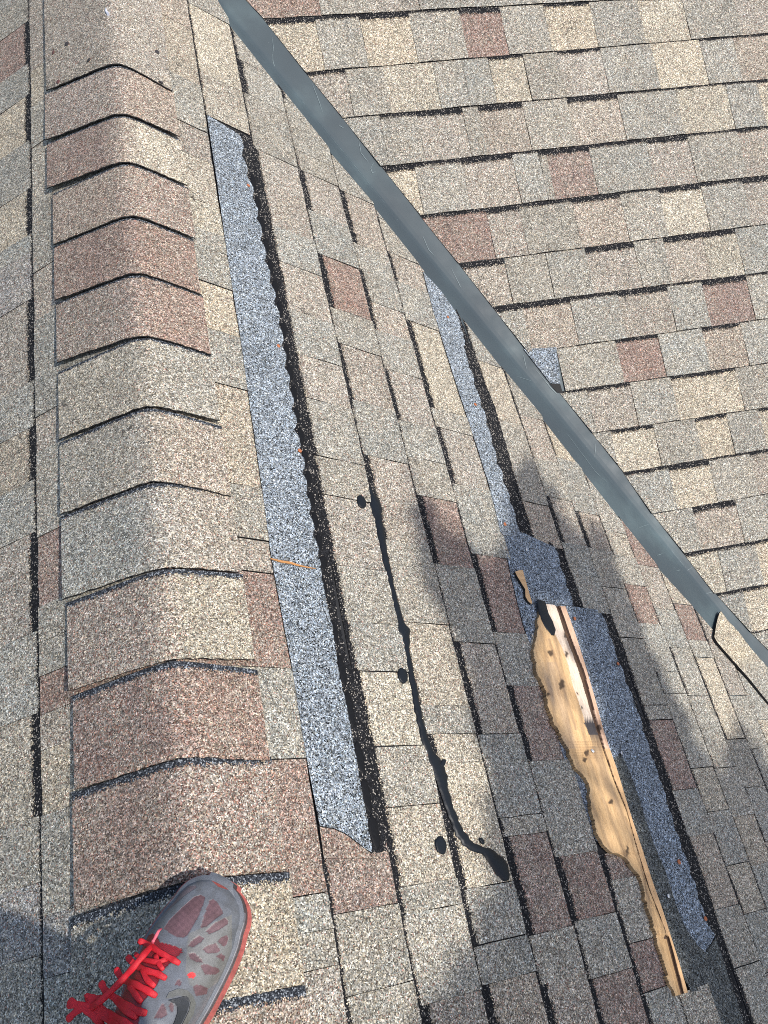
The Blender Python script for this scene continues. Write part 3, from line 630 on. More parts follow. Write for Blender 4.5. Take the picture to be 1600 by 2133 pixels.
def wcol(x, y):
    c = [0.60, 0.395, 0.20]
    n1 = math.sin(x * 0.11 - y * 0.035 + math.sin(y * 0.02) * 2)
    k = 1 + 0.06 * n1; c = [a * k for a in c]
    def mixto(t, d): 
        for i in range(3): c[i] += (d[i] - c[i]) * t
    if y < 1520: mixto(0.25 * max(0, min(1, (1500 - y) / 200)) * (0.6 + 0.4 * math.sin(y * 0.05 + x * .1)), (0.30, 0.22, 0.15))
    mixto(max(0, 0.68 * math.sin(x * 0.23 - y * 0.06 + 2.5 * math.sin(y * 0.013))) ** 2, (0.22, 0.155, 0.10))
    if y < 1560: mixto(max(0, 0.75 * math.exp(-((x - (1136 + (y - 1400) * 0.28)) / 7) ** 2) * (0.5 + 0.5 * math.sin(y * 0.045))), (0.19, 0.155, 0.13))
    mixto(0.5 * math.exp(-((x - (1170 + (y - 1420) * 0.3)) / 3.0) ** 2) if 1330 < y < 1520 else 0, (0.20, 0.14, 0.10))
    if 1545 < y < 1580: mixto(0.45 * abs(math.sin(x * 0.9)) * abs(math.sin(y * 0.55)), (0.16, 0.09, 0.04))
    # grey weathered bands left half
    mixto(max(0, 0.35 * math.exp(-((x - (1165 + (y - 1450) * 0.25)) / 10) ** 2)) if 1380 < y < 1560 else 0, (0.22, 0.19, 0.17))
    g = interp(GRV, y); gw = interp(GRW, y); pl = interp(PALE_L, y)
    if y < 1530 and pl < x < g - gw * 0.4:
        mixto(1, (0.68, 0.56, 0.44))
        if y > 1492: mixto(min(1, (y - 1492) / 14 + 0.3 * math.sin(x * 1.3)), (0.05, 0.045, 0.05))
        if 1300 < y < 1390: mixto(max(0, 0.75 * math.exp(-((x - (g - 7)) / 4) ** 2) * math.exp(-((y - 1350) / 30) ** 2)), (0.12, 0.1, 0.1))
    if 1505 <= y < 1570 and x > interp(PALE_L, min(y, 1530)) + (y - 1520) * 0.25 and x < g + 1: mixto(max(0, min(0.9, (1572 - y) / 55)), (0.055, 0.05, 0.052))
    if 1555 < y < 1850:
        cx_ = g - 20 + (y - 1555) * 0.03; t = 0.5 * math.exp(-((x - cx_) / 9) ** 2) * (1 if y < 1650 else max(0.0, 1 - (y - 1650) / 160)); mixto(t, (0.13, 0.10, 0.08))
        mixto(0.5 * math.exp(-((x - (g - 28)) / 5) ** 2) * math.exp(-((y - 1790) / 25) ** 2), (0.05, 0.04, 0.04))
    if x > g + gw * 0.5:
        mixto(1, (0.58, 0.39, 0.27) if y < 1560 else (0.56, 0.36, 0.19))
        if 1500 < y < 1530: mixto(0.4, (0.2, 0.13, 0.1))
    if abs(x - g) < gw * 0.75: mixto(0.93, (0.05, 0.026, 0.018))
    if 1700 < y < 1960: mixto(0.35 * math.exp(-((x - (g - 5 + 3 * math.sin(y * .07))) / 2.0) ** 2), (0.12, 0.06, 0.03))
    if y > 1955 and x < g: mixto(0.6, (0.66, 0.42, 0.2))
    for kx, ky, rx, ry in KN:
        wx, wy = x + 1.0 * math.sin(y * 0.6 + kx), y + 1.4 * math.sin(x * 0.5 + ky); d = ((wx - kx) / (rx * 1.0)) ** 2 + ((wy - ky) / (ry * 1.1)) ** 2
        if 2.2 <= d < 9: mixto(0.22 * (9 - d) / 7, (0.30, 0.17, 0.08))
        if d < 2.2: mixto(min(1, max(0, 1.5 - d * 0.7)) * 0.92, (0.045, 0.028, 0.018))
    e = x - interp(LWy, y)
    if e < 3: mixto(0.25, (0.7, 0.5, 0.28))
    return (max(c[0], .01), max(c[1], .01), max(c[2], .01), 1)
bd = thing('splintered_board', PA.P(*PA.uv(1250, 1650), 0.005), 'long splintered tan board with dark knots lying on the bare strip', 'board')
def board_mesh():
    bm = bmesh.new(); ct = bm.loops.layers.float_color.new('tint'); uvl = bm.loops.layers.uv.new('uv'); rows = []; NX = 96; rw_ = 0.0
    y = 1256.0; ys = []
    while y < 2075: ys.append(y); y += 1.7
    for y in ys:
        rw_ = max(-2.6, min(2.6, rw_ + random.uniform(-1.1, 1.1))) if random.random() < 0.93 else random.uniform(-3.4, 2.4)
        xl, xr = interp(LWy, y) + rw_, interp(RWy, y)
        # the torn top edge and the square lower end are slanted
        r = []
        for j in range(NX + 1):
            x = xl + (xr - xl) * j / NX; yy = y + (0.14 * (x - 1125) if y < 1262 else 0)
            if y > 2040: yy = min(y, 2075 - (x - 1409) * 0.33)
            g, gw = interp(GRV, y), interp(GRW, y)
            z = 0.0135 - (0.004 if abs(x - g) < gw * 0.6 else 0) + 0.0005 * math.sin(j * 0.41 + y * 0.01)
            if (1947 < y) and x < g: z = 0.0115
            edge = min(j, NX - j); xx = x + (random.uniform(-0.6, 0.6) if j == 0 else 0)
            u, v = PA.uv(xx, yy, 0.0135); r.append((bm.verts.new(PA.P(u, v, z)), bm.verts.new(PA.P(u, v, 0.0048)), wcol(x, yy), (u, v)))
        rows.append(r)
    def F(vs, cols, uvs):
        f = bm.faces.new(vs)
        for q, l in enumerate(f.loops): l[ct] = cols[q]; l[uvl].uv = uvs[q]
    # tar hole in the upper left corner: leave those cells out
    hole = [(1109, 1255), (1124, 1256), (1135, 1290), (1146, 1305), (1148, 1322), (1140, 1329), (1130, 1318), (1122, 1308), (1112, 1290)]
    for a, b in zip(rows, rows[1:]):
        for j in range(NX):
            q = (a[j], a[j + 1], b[j + 1], b[j]); F([p[0] for p in q], [p[2] for p in q], [p[3] for p in q])
        for j in (0, NX):
            q = (a[j], b[j]) if j == 0 else (b[j], a[j]); cc = tuple(0.7 * k for k in q[0][2][:3]) + (1,)
            F([q[0][0], q[1][0], q[1][1], q[0][1]], [cc] * 4, [q[0][3]] * 4)
    for r in (rows[0], rows[-1]):
        for j in range(NX): F([r[j][0], r[j + 1][0], r[j + 1][1], r[j][1]], [(0.3, 0.2, 0.11, 1)] * 4, [r[j][3]] * 4)
    bmesh.ops.recalc_face_normals(bm, faces=bm.faces); return bm
obj('board_face', board_mesh(), M_WOOD, bd)
tarhole = blob_mesh(PA, [(1108, 1254), (1126, 1257), (1133, 1283), (1142, 1300), (1148, 1318), (1145, 1329), (1138, 1328), (1131, 1318), (1125, 1312), (1119, 1298), (1112, 1280)], 0.0136, 0.0016)
obj('tar_smear', tarhole, M_TAR, bd, True)
SL = [(1073, 1191), (1081, 1188), (1089, 1187), (1096, 1212), (1103, 1237), (1109, 1256), (1107, 1258), (1100, 1252), (1095, 1243), (1094, 1227), (1089, 1219), (1083, 1209), (1078, 1201)]
S = Sheet(PA); q = [PA.uv(*p, 0.012) for p in SL]; S.prism(q, lambda u, v: 0.012, 0.006, (0.56, 0.36, 0.19, 1)); S.done('torn_sliver', M_WOOD, bd)
# ------------------------------------------------------------------ tar streak and drips
def tar_ribbon(path, z0, hgt):
    bm = bmesh.new(); dense = []
    for a, b in zip(path, path[1:]):
        n = max(2, int(math.hypot(b[0] - a[0], b[1] - a[1]) / 7))
        for k in range(n): t = k / n; s = t * t * (3 - 2 * t); dense.append((a[0] + (b[0] - a[0]) * t, a[1] + (b[1] - a[1]) * t, a[2] + (b[2] - a[2]) * s))
    dense.append(path[-1]); prev = None; NW = 8
    for i, (x, y, wd) in enumerate(dense):
        a = dense[max(0, i - 1)]; b = dense[min(len(dense) - 1, i + 1)]; dx, dy = b[0] - a[0], b[1] - a[1]; L = math.hypot(dx, dy); nx, ny = -dy / L, dx / L; r = []
        wl, wr = wd * random.uniform(.74, 1.12), wd * random.uniform(.74, 1.12)
        for j in range(NW + 1):
            s = -1 + 2 * j / NW; ww = wl if s < 0 else wr; u, v = PA.uv(x + nx * s * ww, y + ny * s * ww)
            r.append(bm.verts.new(PA.P(u, v, z0 + hgt * math.sqrt(max(0, 1 - s * s * 0.999)))))
        if prev:
            for j in range(NW): bm.faces.new((prev[j], prev[j + 1], r[j + 1], r[j]))
        else: bm.faces.new(r)
        prev = r
    bm.faces.new(prev); bmesh.ops.recalc_face_normals(bm, faces=bm.faces); return bm
TP = [(766, 1016, 2), (770, 1030, 5), (778, 1050, 12), (783, 1066, 12), (786, 1082, 8), (790, 1110, 8), (797, 1150, 7), (806, 1190, 6.5), (813, 1225, 6), (822, 1262, 6.5), (832, 1300, 9), (838, 1315, 13), (841, 1328, 9), (845, 1360, 6), (851, 1395, 6.5), (858, 1430, 7),
      (865, 1470, 7), (872, 1505, 7), (881, 1540, 8), (893, 1572, 9), (902, 1588, 14), (911, 1605, 17), (916, 1622, 13), (921, 1645, 9), (930, 1675, 8.5), (942, 1708, 9), (955, 1737, 10), (968, 1755, 10), (985, 1768, 9), (1003, 1773, 9), (1017, 1782, 12), (1030, 1797, 17), (1041, 1812, 18), (1048, 1826, 12), (1050, 1836, 5)]
o = obj('tar_streak', tar_ribbon(TP, 0.0045, 0.003), M_TAR, None, True); tag(o, 'long thin streak of black roofing tar poured down a shingle joint', 'tar')
for (x, y, rx, ry, rot, lb) in ((750, 1048, 9, 14, -0.4, 'small black tar drip beside the top end of the tar streak'), (835, 1410, 10, 17, -0.2, 'black tar drip with a pointed tip, halfway down left of the streak'),
                                (914, 1762, 12, 19, -0.2, 'largest oval tar drip, lowest left of the streak'), (999, 1753, 4, 8, -0.5, 'tiny tar fleck just above the curled end of the streak'), (918, 1592, 5, 10, 0.5, 'short tar spur touching the thick middle of the streak')):
    o = obj('tar_drip', blob_mesh(PA, ell(x, y, rx, ry, rot, 18, 0.08), 0.0052, 0.0022), M_TAR, None, True); tag(o, lb, 'tar', 'drips of roofing tar')
# ------------------------------------------------------------------ nails
def nail(plane, px, py, r, m, label, z=0.0068, tilt=0.0, group='nail heads'):
    u, v = plane.uv(px, py); base = plane.P(u, v, z)
    if plane is PB or py < 180:
        hh = CAPTREE.ray_cast(CAM, ray(px, py).normalized())
        if hh[0] is not None: base = hh[0] + plane.n * 0.0004
    root = thing('nail', base, label, 'nail', group)
    ax = (plane.n + Vector((random.uniform(-1, 1), random.uniform(-1, 1), 0)) * (0.12 + tilt)).normalized(); q = ax.to_track_quat('Z', 'Y')
    bm = bmesh.new(); n = 14; rings = []
    for rr, zz in ((0.96, -0.0004), (1.0, 0.0), (1.0, 0.0008), (0.86, 0.0012), (0.4, 0.0014)):
        rings.append([bm.verts.new(base + q @ Vector((r * rr * math.cos(2 * math.pi * k / n) * random.uniform(.94, 1.06), r * rr * math.sin(2 * math.pi * k / n), zz + 0.0008))) for k in range(n)])
    for a, b in zip(rings, rings[1:]):
        for k in range(n): bm.faces.new((a[k], a[(k + 1) % n], b[(k + 1) % n], b[k]))
    bm.faces.new(rings[-1]); bmesh.ops.recalc_face_normals(bm, faces=bm.faces); obj('nail_head', bm, m, root, True)
    bm = bmesh.new(); bmesh.ops.create_cone(bm, segments=8, radius1=0.0012, radius2=0.0014, depth=0.008, cap_ends=True)
    for vv in bm.verts: vv.co = base + q @ (vv.co + Vector((0, 0, -0.0034)))
    obj('nail_shank', bm, m, root)
for px, py, r, lb in ((514, 391, 0.0042, 'rusty nail head near the top of the long bare strip'), (576, 725, 0.004, 'rusty nail at the scalloped edge, mid length of the long bare strip'), (620, 943, 0.0045, 'bright rusty nail on the scalloped edge just above the twig'),
                      (929, 664, 0.0038, 'rusty nail on the bare strip touching the metal valley'), (986, 846, 0.0042, 'rusty nail on the upper half of the bare strip beside the valley'), (1047, 1095, 0.0045, 'rusty nail just above the step of the second bare strip'),
                      (1192, 1291, 0.0045, 'rusty nail on the dark strip just right of the top of the board'), (1282, 1385, 0.0042, 'rusty nail at the black edge right of the board top'), (1408, 1797, 0.005, 'large rusty nail head low on the dark blue-grey strip'), (1463, 1915, 0.0045, 'lowest rusty nail, near the tip of the dark strip')):
    nail(PA, px, py, r, M_RUST, lb, 0.0066, group='rusty nail heads on the bare strips')
for px, py, r, z, lb in ((1092, 1147, 0.0038, 0.006, 'shiny nail above the sliver of the board'), (1223, 1569, 0.004, 0.014, 'shiny nail in the middle of the board next to a dark hole'), (1289, 1570, 0.0042, 0.0065, 'shiny nail just right of the board edge'), (1386, 1868, 0.004, 0.0065, 'shiny nail in the black patch low beside the board')):
    nail(PA, px, py, r, M_ZINC, lb, z, 0.5, 'shiny nail heads near the board')
for pl, px, py, m, lb in ((PB, 140, 92, M_DNAIL, 'bent dark nail highest on the far ridge cap'), (PB, 112, 110, M_MAROON, 'reddish nail nearest the left edge of the far ridge cap'), (PB, 186, 126, M_DNAIL, 'black nail just above the bend of the far ridge cap'), (PB, 122, 171, M_MAROON, 'reddish nail just above the left end of the first chevron edge'),
                          (PA, 327, 109, M_DNAIL, 'upper dark nail on the right wing of the far ridge cap'), (PA, 335, 172, M_DNAIL, 'lower dark nail on the right wing of the far ridge cap')):
    nail(pl, px, py, 0.0052, m, lb, 0.009, 0.3, 'dark nail heads in the far ridge cap')
# twig and white scrap
def tube(bm, pts, rad, n=8):
    pr = None
    for i, p in enumerate(pts):
        a = pts[max(0, i - 1)]; b = pts[min(len(pts) - 1, i + 1)]; t = (b - a).normalized(); s = t.cross(Vector((0, 0, 1))).normalized(); q = s.cross(t); r = rad[i] if isinstance(rad, list) else rad
        cur = [bm.verts.new(p + (s * math.cos(2 * math.pi * k / n) + q * math.sin(2 * math.pi * k / n)) * r) for k in range(n)]
        if pr:
            for k in range(n): bm.faces.new((pr[k], pr[(k + 1) % n], cur[(k + 1) % n], cur[k]))
        else: bm.faces.new(cur[::-1])
        pr = cur
    bm.faces.new(pr); return bm
bm = bmesh.new(); tube(bm, [PA.P(*PA.uv(*p), 0.0085) for p in ((558, 1168), (580, 1174), (600, 1177), (612, 1181), (630, 1185), (652, 1189))], [0.0012, 0.0022, 0.0024, 0.0018, 0.0014, 0.0006])
tag(obj('twig', bm, simple('dry_twig', (0.42, 0.2, 0.07), 0.8, 0, 0.3, 200, 0.5), None, True), 'thin orange-brown twig lying across the long bare strip', 'twig')
bm = bmesh.new(); hq = [CAPTREE.ray_cast(CAM, ray(*p).normalized())[0] for p in ((218, 21), (221, 18), (225, 25), (229, 32), (224, 33), (220, 27))]
lo = [bm.verts.new(p) for p in hq]; hi = [bm.verts.new(p * 0.85 + sum(hq, Vector()) / 6 * 0.15 + Vector((0, 0, 0.002 + 0.002 * (k % 2)))) for k, p in enumerate(hq)]; bm.faces.new(hi)
for k in range(6): bm.faces.new((lo[k], lo[(k + 1) % 6], hi[(k + 1) % 6], hi[k]))
bmesh.ops.recalc_face_normals(bm, faces=bm.faces)
tag(obj('paper_scrap', bm, M_WHITE), 'tiny white scrap near the top of the far ridge cap', 'scrap')
# ------------------------------------------------------------------ person: only the shoe is in the picture
TOE = Vector((0.0504, 0.1238, 0.0)); ang = math.radians(36); AX = Vector((-math.sin(ang), -math.cos(ang), 0)); RT = Vector((math.cos(ang), -math.sin(ang), 0))
if RT.x < 0: RT = -RT
ZG = 0.013
def SP(a, l, z): return TOE + AX * (a + 0.008) + RT * l + Vector((0, 0, ZG + z))
RWT = [(0.0, -0.004), (0.0015, 0.006), (0.006, 0.019), (0.014, 0.029), (0.026, 0.036), (0.041, 0.041), (0.055, 0.045), (0.075, 0.047), (0.10, 0.047), (0.125, 0.046), (0.15, 0.043), (0.20, 0.036), (0.25, 0.033), (0.28, 0.024), (0.296, 0.008), (0.30, -0.002)]
LWT = [(0.0, -0.016), (0.0015, -0.024), (0.006, -0.033), (0.018, -0.040), (0.032, -0.049), (0.05, -0.054), (0.07, -0.058), (0.09, -0.060), (0.115, -0.058), (0.14, -0.054), (0.17, -0.049), (0.20, -0.044), (0.25, -0.037), (0.28, -0.028), (0.296, -0.012), (0.30, -0.004)]
def _sm(tab, c0, A0=0.040):
    w0 = interp(tab, A0); o = []
    for i in range(401):
        a = 0.30 * (i / 400) ** 2; w_ = interp(tab, a)
        if a < A0: w_ = c0 + (w0 - c0) * math.sqrt(max(0, 1 - (1 - a / A0) ** 2)) ** 0.9
        o.append([a, w_])
    for _ in range(30):
        for i in range(60, 400): o[i][1] = (o[i - 1][1] + o[i][1] * 2 + o[i + 1][1]) / 4
    return [tuple(p) for p in o]
RWT = _sm(RWT, -0.008); LWT = _sm(LWT, -0.012)
HT = [(0.0, 0.026), (0.003, 0.036), (0.010, 0.045), (0.022, 0.054), (0.04, 0.061), (0.06, 0.066), (0.08, 0.071), (0.10, 0.078), (0.125, 0.089), (0.15, 0.099), (0.175, 0.106), (0.20, 0.105), (0.23, 0.098), (0.27, 0.096), (0.29, 0.090), (0.30, 0.05)]
def upper_pt(a, ph, grow=0.0):
    r, l, h = interp(RWT, a), interp(LWT, a), interp(HT, a); c = (r + l) / 2; w2 = (r - l) / 2 - 0.003 + grow; cs, sn = math.cos(ph), math.sin(ph)
    l_ = c + w2 * math.copysign(abs(cs) ** 0.78, cs) - 0.006 * (h / 0.1) * sn * 0; z = 0.018 + (h - 0.018 + grow) * (max(0, sn) ** 0.72)
    return SP(a, l_, z)
def grid_mesh(fn, na, nb, closed=False):
    bm = bmesh.new(); ct = bm.loops.layers.float_color.new('tint'); V = [[bm.verts.new(fn(i / na, j / nb)) for j in range(nb + 1)] for i in range(na + 1)]; return bm, ct, V
def inpoly(x, y, P):
    c = False; j = len(P) - 1
    for i in range(len(P)):
        if (P[i][1] > y) != (P[j][1] > y) and x < (P[j][0] - P[i][0]) * (y - P[i][1]) / (P[j][1] - P[i][1]) + P[i][0]: c = not c
        j = i
    return c
def Z(pts): return [(80 + a / 3.2, 1780 + b / 3.2) for a, b in pts]
WIN = [Z(p) for p in ([(835, 495), (870, 440), (960, 350), (1040, 280), (1085, 268), (1112, 285), (1100, 330), (1060, 430), (1000, 530), (970, 555), (930, 550), (880, 525)],
    [(1080, 490), (1110, 390), (1140, 305), (1165, 297), (1190, 315), (1225, 370), (1230, 395), (1180, 430), (1120, 480)], [(1115, 510), (1180, 455), (1245, 420), (1265, 440), (1265, 462), (1200, 505), (1140, 530)],
    [(1000, 610), (1020, 575), (1070, 540), (1105, 555), (1090, 580), (1030, 618)], [(1092, 632), (1130, 605), (1185, 590), (1215, 640), (1190, 655), (1130, 660)], [(1195, 580), (1220, 550), (1258, 537), (1268, 560), (1255, 600), (1235, 615)],
    [(1000, 660), (1040, 655), (1090, 700), (1095, 720), (1050, 715), (1010, 690)], [(1080, 740), (1110, 728), (1200, 760), (1210, 780), (1180, 800), (1110, 800)], [(1180, 680), (1220, 660), (1245, 680), (1235, 710)],
    [(1030, 880), (1060, 865), (1130, 890), (1125, 930), (1050, 945)], [(905, 870), (935, 828), (955, 850), (950, 875)], [(770, 1090), (790, 1050), (825, 992), (845, 1010), (860, 1070), (820, 1090)],
    [(800, 360), (880, 280), (960, 215), (1050, 205), (1055, 220), (980, 270), (890, 350), (800, 430)], [(870, 1010), (885, 985), (905, 1000), (900, 1050), (885, 1050)])]
TONG = Z([(760, 525), (700, 560), (640, 640), (620, 700), (560, 760), (470, 820), (400, 900), (330, 960), (270, 1010), (220, 1060), (100, 1160), (60, 1250), (620, 1260), (665, 1130), (690, 990), (780, 880), (800, 850), (820, 780), (880, 720), (960, 650), (955, 628), (880, 600), (810, 585), (790, 545)])
TOEP = Z([(1140, 150), (1180, 145), (1260, 180), (1330, 250), (1330, 270), (1280, 240), (1200, 215), (1150, 170)])
SPOT = Z([(990, 800), (1010, 785), (1040, 785), (1052, 805), (1035, 825), (1005, 822)])
GREY = (0.125, 0.132, 0.147, 1); MAR = (0.135, 0.072, 0.078, 1); RED = (0.52, 0.012, 0.022, 1); OLV = (0.15, 0.148, 0.142, 1)
OLVP = Z([(1000, 530), (1060, 500), (1290, 400), (1290, 780), (1200, 850), (1100, 920), (1010, 870), (980, 780), (990, 640)])
NA, NB = 300, 220
def ufn(s, t): return upper_pt(0.30 * (s ** 1.7), math.pi * t)
bm, ct, V = grid_mesh(ufn, NA, NB)
def ucol(P):
    x, y = proj(P)
    if inpoly(x, y, SPOT): return (0.62, 0.03, 0.03, 1), 0
    if inpoly(x, y, TONG): return (0.20 + 0.10 * math.sin(x * 1.1 + y * .3) * math.sin(y * 1.1), 0.010, 0.016, 1), -0.0015
    for k, p in enumerate(WIN):
        if inpoly(x, y, p):
            q = 0.9 + 0.1 * math.sin((x + y) * 2.2) + 0.12 * math.sin(x * .35) * math.sin(y * .4 + 1); return (MAR[0] * q, MAR[1] * q, MAR[2] * q, 1) if k < 12 or k == 13 else (0.14, 0.11, 0.12, 1), -0.0006
    if inpoly(x, y, TOEP): return (0.33, 0.075, 0.06, 1), 0
    if inpoly(x, y, OLVP): return OLV, 0
    return GREY, 0
info = {}
for i in range(NA + 1):
    for j in range(NB + 1):
        c, dz = ucol(V[i][j].co); info[V[i][j]] = c; V[i][j].co.z += dz
for i in range(NA):
    for j in range(NB):
        f = bm.faces.new((V[i][j], V[i + 1][j], V[i + 1][j + 1], V[i][j + 1]))
        for l in f.loops: l[ct] = info[l.vert]
bmesh.ops.recalc_face_normals(bm, faces=bm.faces)
person = thing('person', SP(0.2, 0, 0), 'person standing on the ridge, only a grey running shoe with bright red laces in view', 'person')
M_UP = tinted('shoe_upper', 0.48, 0.45, 900, 0.4)
bmesh.ops.recalc_face_normals(bm, faces=bm.faces)
me_bv = bmesh.new(); 
for i in range(NA + 1):
    for j in range(NB + 1): V[i][j].co = V[i][j].co
bvh = BVHTree.FromBMesh(bm)
shoe = obj('running_shoe', bm, M_UP, person, True)
def on_shoe(px, py, off=0.0):
    d = ray(px, py).normalized(); h = bvh.ray_cast(CAM, d)
    if h[0] is None:
        k = (0.07 - CAM.z) / d.z; return CAM + d * k + Vector((0, 0, off)), Vector((0, 0, 1))
    n = h[1] if h[1].z > 0 else -h[1]; return h[0] + n * off, n
# sole: clear red outsole with wavy side, grey foxing above
def sole_mesh(g0, g1, z0, z1, wav, colf):
    bm = bmesh.new(); ct = bm.loops.layers.float_color.new('tint'); n = 120; out = []
    pts = [(0.30 * (i / n) ** 2.4, 1) for i in range(n + 1)] + [(0.30 * (i / n) ** 2.4, -1) for i in range(n, -1, -1)]
    rings = []
    for k in range(7):
        t = k / 6; z = z0 + (z1 - z0) * t; r = []
        for q, (a, sd) in enumerate(pts):
            c = (interp(RWT, a) + interp(LWT, a)) / 2; w2 = (interp(RWT, a) - interp(LWT, a)) / 2 + (g0 + (g1 - g0) * t if sd > 0 else (g0 + (g1 - g0) * t) * 0.3 - 0.001) + wav * math.sin(a * 420 + t * 3) * math.sin(math.pi * t)
            aa = a - (0.004 if a < 0.002 else 0) ; r.append(bm.verts.new(SP(aa + (a - 0.15) * 0.02, c + sd * w2, z)))
        rings.append(r)
    for k in range(6):
        for i in range(len(pts)):
            j = (i + 1) % len(pts); f = bm.faces.new((rings[k][i], rings[k][j], rings[k + 1][j], rings[k + 1][i]))
            for l in f.loops: l[ct] = colf(k, pts[i][0], pts[i][1])
    for r in (rings[0], rings[-1]):
        f = bm.faces.new(r)
        for l in f.loops: l[ct] = colf(6, 0.1, 1)
    bmesh.ops.triangulate(bm, faces=[f for f in bm.faces if len(f.verts) > 4]); bmesh.ops.recalc_face_normals(bm, faces=bm.faces); return bm
def scol(k, a, sd): q = 1 + 0.3 * math.sin(a * 300 + k * 0.9) + 0.25 * math.sin(a * 130 + k * 2.1); return (0.42 * q, 0.10 * q, 0.075 * q, 1)
ms = tinted('clear_red_rubber', 0.25, 0.6, 200, 0.5)
obj('sole', sole_mesh(0.004, 0.0095, 0.0, 0.021, 0.0016, scol), ms, shoe, False)
obj('foxing_band', sole_mesh(0.0040, -0.0008, 0.0205, 0.034, 0.0, lambda k, a, sd: (0.045, 0.047, 0.05, 1) if k < 3 or a < 0.02 else ((0.30, 0.31, 0.33, 1) if sd > 0 and a > 0.03 and k == 4 else GREY)), M_UP, shoe, True)
# laces
ml = tinted('red_lace', 0.55, 0.35, 1500, 0.6)
def lace(px, r, off=0.0030, flat=0.30, col=RED, arch=0.0):
    bm = bmesh.new(); ct = bm.loops.layers.float_color.new('tint'); P = []
    r = r * 0.92; ctrl = [(80 + a / 3.2, 1780 + b / 3.2) for a, b in px]; d = []
    for a, b in zip(ctrl, ctrl[1:]):
        for k in range(8): d.append((a[0] + (b[0] - a[0]) * k / 8, a[1] + (b[1] - a[1]) * k / 8))
    d.append(ctrl[-1]); Q = [on_shoe(*p, 0)[0] for p in d]
    for _ in range(6): Q = [Q[0]] + [(Q[i - 1] + Q[i] * 2 + Q[i + 1]) / 4 for i in range(1, len(Q) - 1)] + [Q[-1]]
    prev = None; n = 10
    for i, p in enumerate(Q):
        s = i / (len(Q) - 1); p = p + Vector((0, 0, 1)) * (off * min(1, math.sin(math.pi * s) * 2.2) + arch * math.sin(math.pi * s) + 0.0006)
        t = (Q[min(i + 1, len(Q) - 1)] - Q[max(i - 1, 0)]).normalized(); sd_ = t.cross(Vector((0, 0, 1))).normalized(); up = sd_.cross(t)
        rr = r * (1 + 0.08 * math.sin(i * .8)) * (0.62 if i in (0, len(Q) - 1) else 0.86 if i in (1, len(Q) - 2) else 1)
        cur = [bm.verts.new(p + (sd_ * math.cos(2 * math.pi * k / n) + up * flat * math.sin(2 * math.pi * k / n)) * rr) for k in range(n)]
        if prev:
            for k in range(n): bm.faces.new((prev[k], prev[(k + 1) % n], cur[(k + 1) % n], cur[k]))
        else: bm.faces.new(cur)
        prev = cur
    bm.faces.new(prev); bmesh.ops.recalc_face_normals(bm, faces=bm.faces)
    for f in bm.faces:
        for l in f.loops: l[ct] = col
    return bm
LACES = [([(665, 572), (740, 600), (830, 665), (890, 695), (945, 728)], .0036), ([(590, 675), (640, 730), (720, 775), (790, 790), (855, 828)], .0038), ([(515, 755), (560, 830), (640, 860), (720, 900), (790, 945)], .0040),
         ([(415, 845), (450, 910), (520, 960), (600, 1010), (665, 1045), (725, 1058)], .0042), ([(320, 940), (380, 1000), (470, 1060), (560, 1110), (640, 1160)], .0044),
         ([(870, 690), (800, 720), (700, 700), (640, 660)], .0030), ([(780, 660), (800, 720), (835, 770)], .0030), ([(690, 740), (720, 830), (780, 880)], .0034), ([(600, 860), (640, 920), (690, 985)], .0036), ([(500, 940), (570, 1030), (660, 1090)], .0038),
         ([(200, 970), (270, 1010), (350, 1010), (430, 990)], .0046), ([(190, 1000), (260, 1000), (320, 1030), (380, 1080), (430, 1140)], .0044), ([(350, 1030), (420, 1060), (500, 1120), (560, 1180)], .0044), ([(190, 1110), (260, 1040), (340, 1000)], .0042), ([(430, 960), (380, 960), (330, 945), (320, 960)], .0040)]
for px, r in LACES: obj('lace', lace(px, r), ml, shoe, True)
obj('lace_end', lace([(340, 1030), (430, 980), (540, 880), (640, 770), (710, 680), (765, 600)], 0.0040, 0.009, 0.55, RED, 0.012), ml, shoe, True)
obj('aglet', lace([(765, 600), (790, 555), (822, 492)], 0.0019, 0.012, 0.8, (0.68, 0.12, 0.16, 1)), ml, shoe, True)
# side emblem: dark curved tick on the lateral side
EM = Z([(860, 975), (900, 965), (960, 950), (985, 945), (1000, 960), (1000, 1000), (985, 1050), (955, 1110), (930, 1150), (905, 1200), (850, 1230), (870, 1180), (900, 1120), (922, 1060), (925, 1020), (910, 995), (890, 985)])
def decal(poly, off, col):
    bm = bmesh.new(); ct = bm.loops.layers.float_color.new('tint'); q = [on_shoe(x, y, off)[0] for x, y in poly]; vs = [bm.verts.new(p) for p in q]; f = bm.faces.new(vs)
    bmesh.ops.triangulate(bm, faces=[f]); bmesh.ops.recalc_face_normals(bm, faces=bm.faces)
    for f in bm.faces:
        if f.normal.z < 0: f.normal_flip()
        for l in f.loops: l[ct] = col
    return bm
def fine(poly, n=3):
    o = []
    for a, b in zip(poly, poly[1:] + poly[:1]):
        for k in range(n): o.append((a[0] + (b[0] - a[0]) * k / n, a[1] + (b[1] - a[1]) * k / n))
    return o
EO = Z([(850, 960), (870, 920), (930, 895), (990, 905), (1030, 945), (1045, 990), (1030, 1060), (990, 1130), (950, 1200), (930, 1240), (905, 1240), (955, 1130), (1000, 1040), (1010, 985), (995, 950), (930, 940), (880, 955)])
obj('emblem_outline', decal(fine(EO), 0.0012, (0.115, 0.115, 0.105, 1)), M_UP, shoe)
obj('side_emblem', decal(fine(EM), 0.0016, (0.022, 0.024, 0.028, 1)), M_UP, shoe)
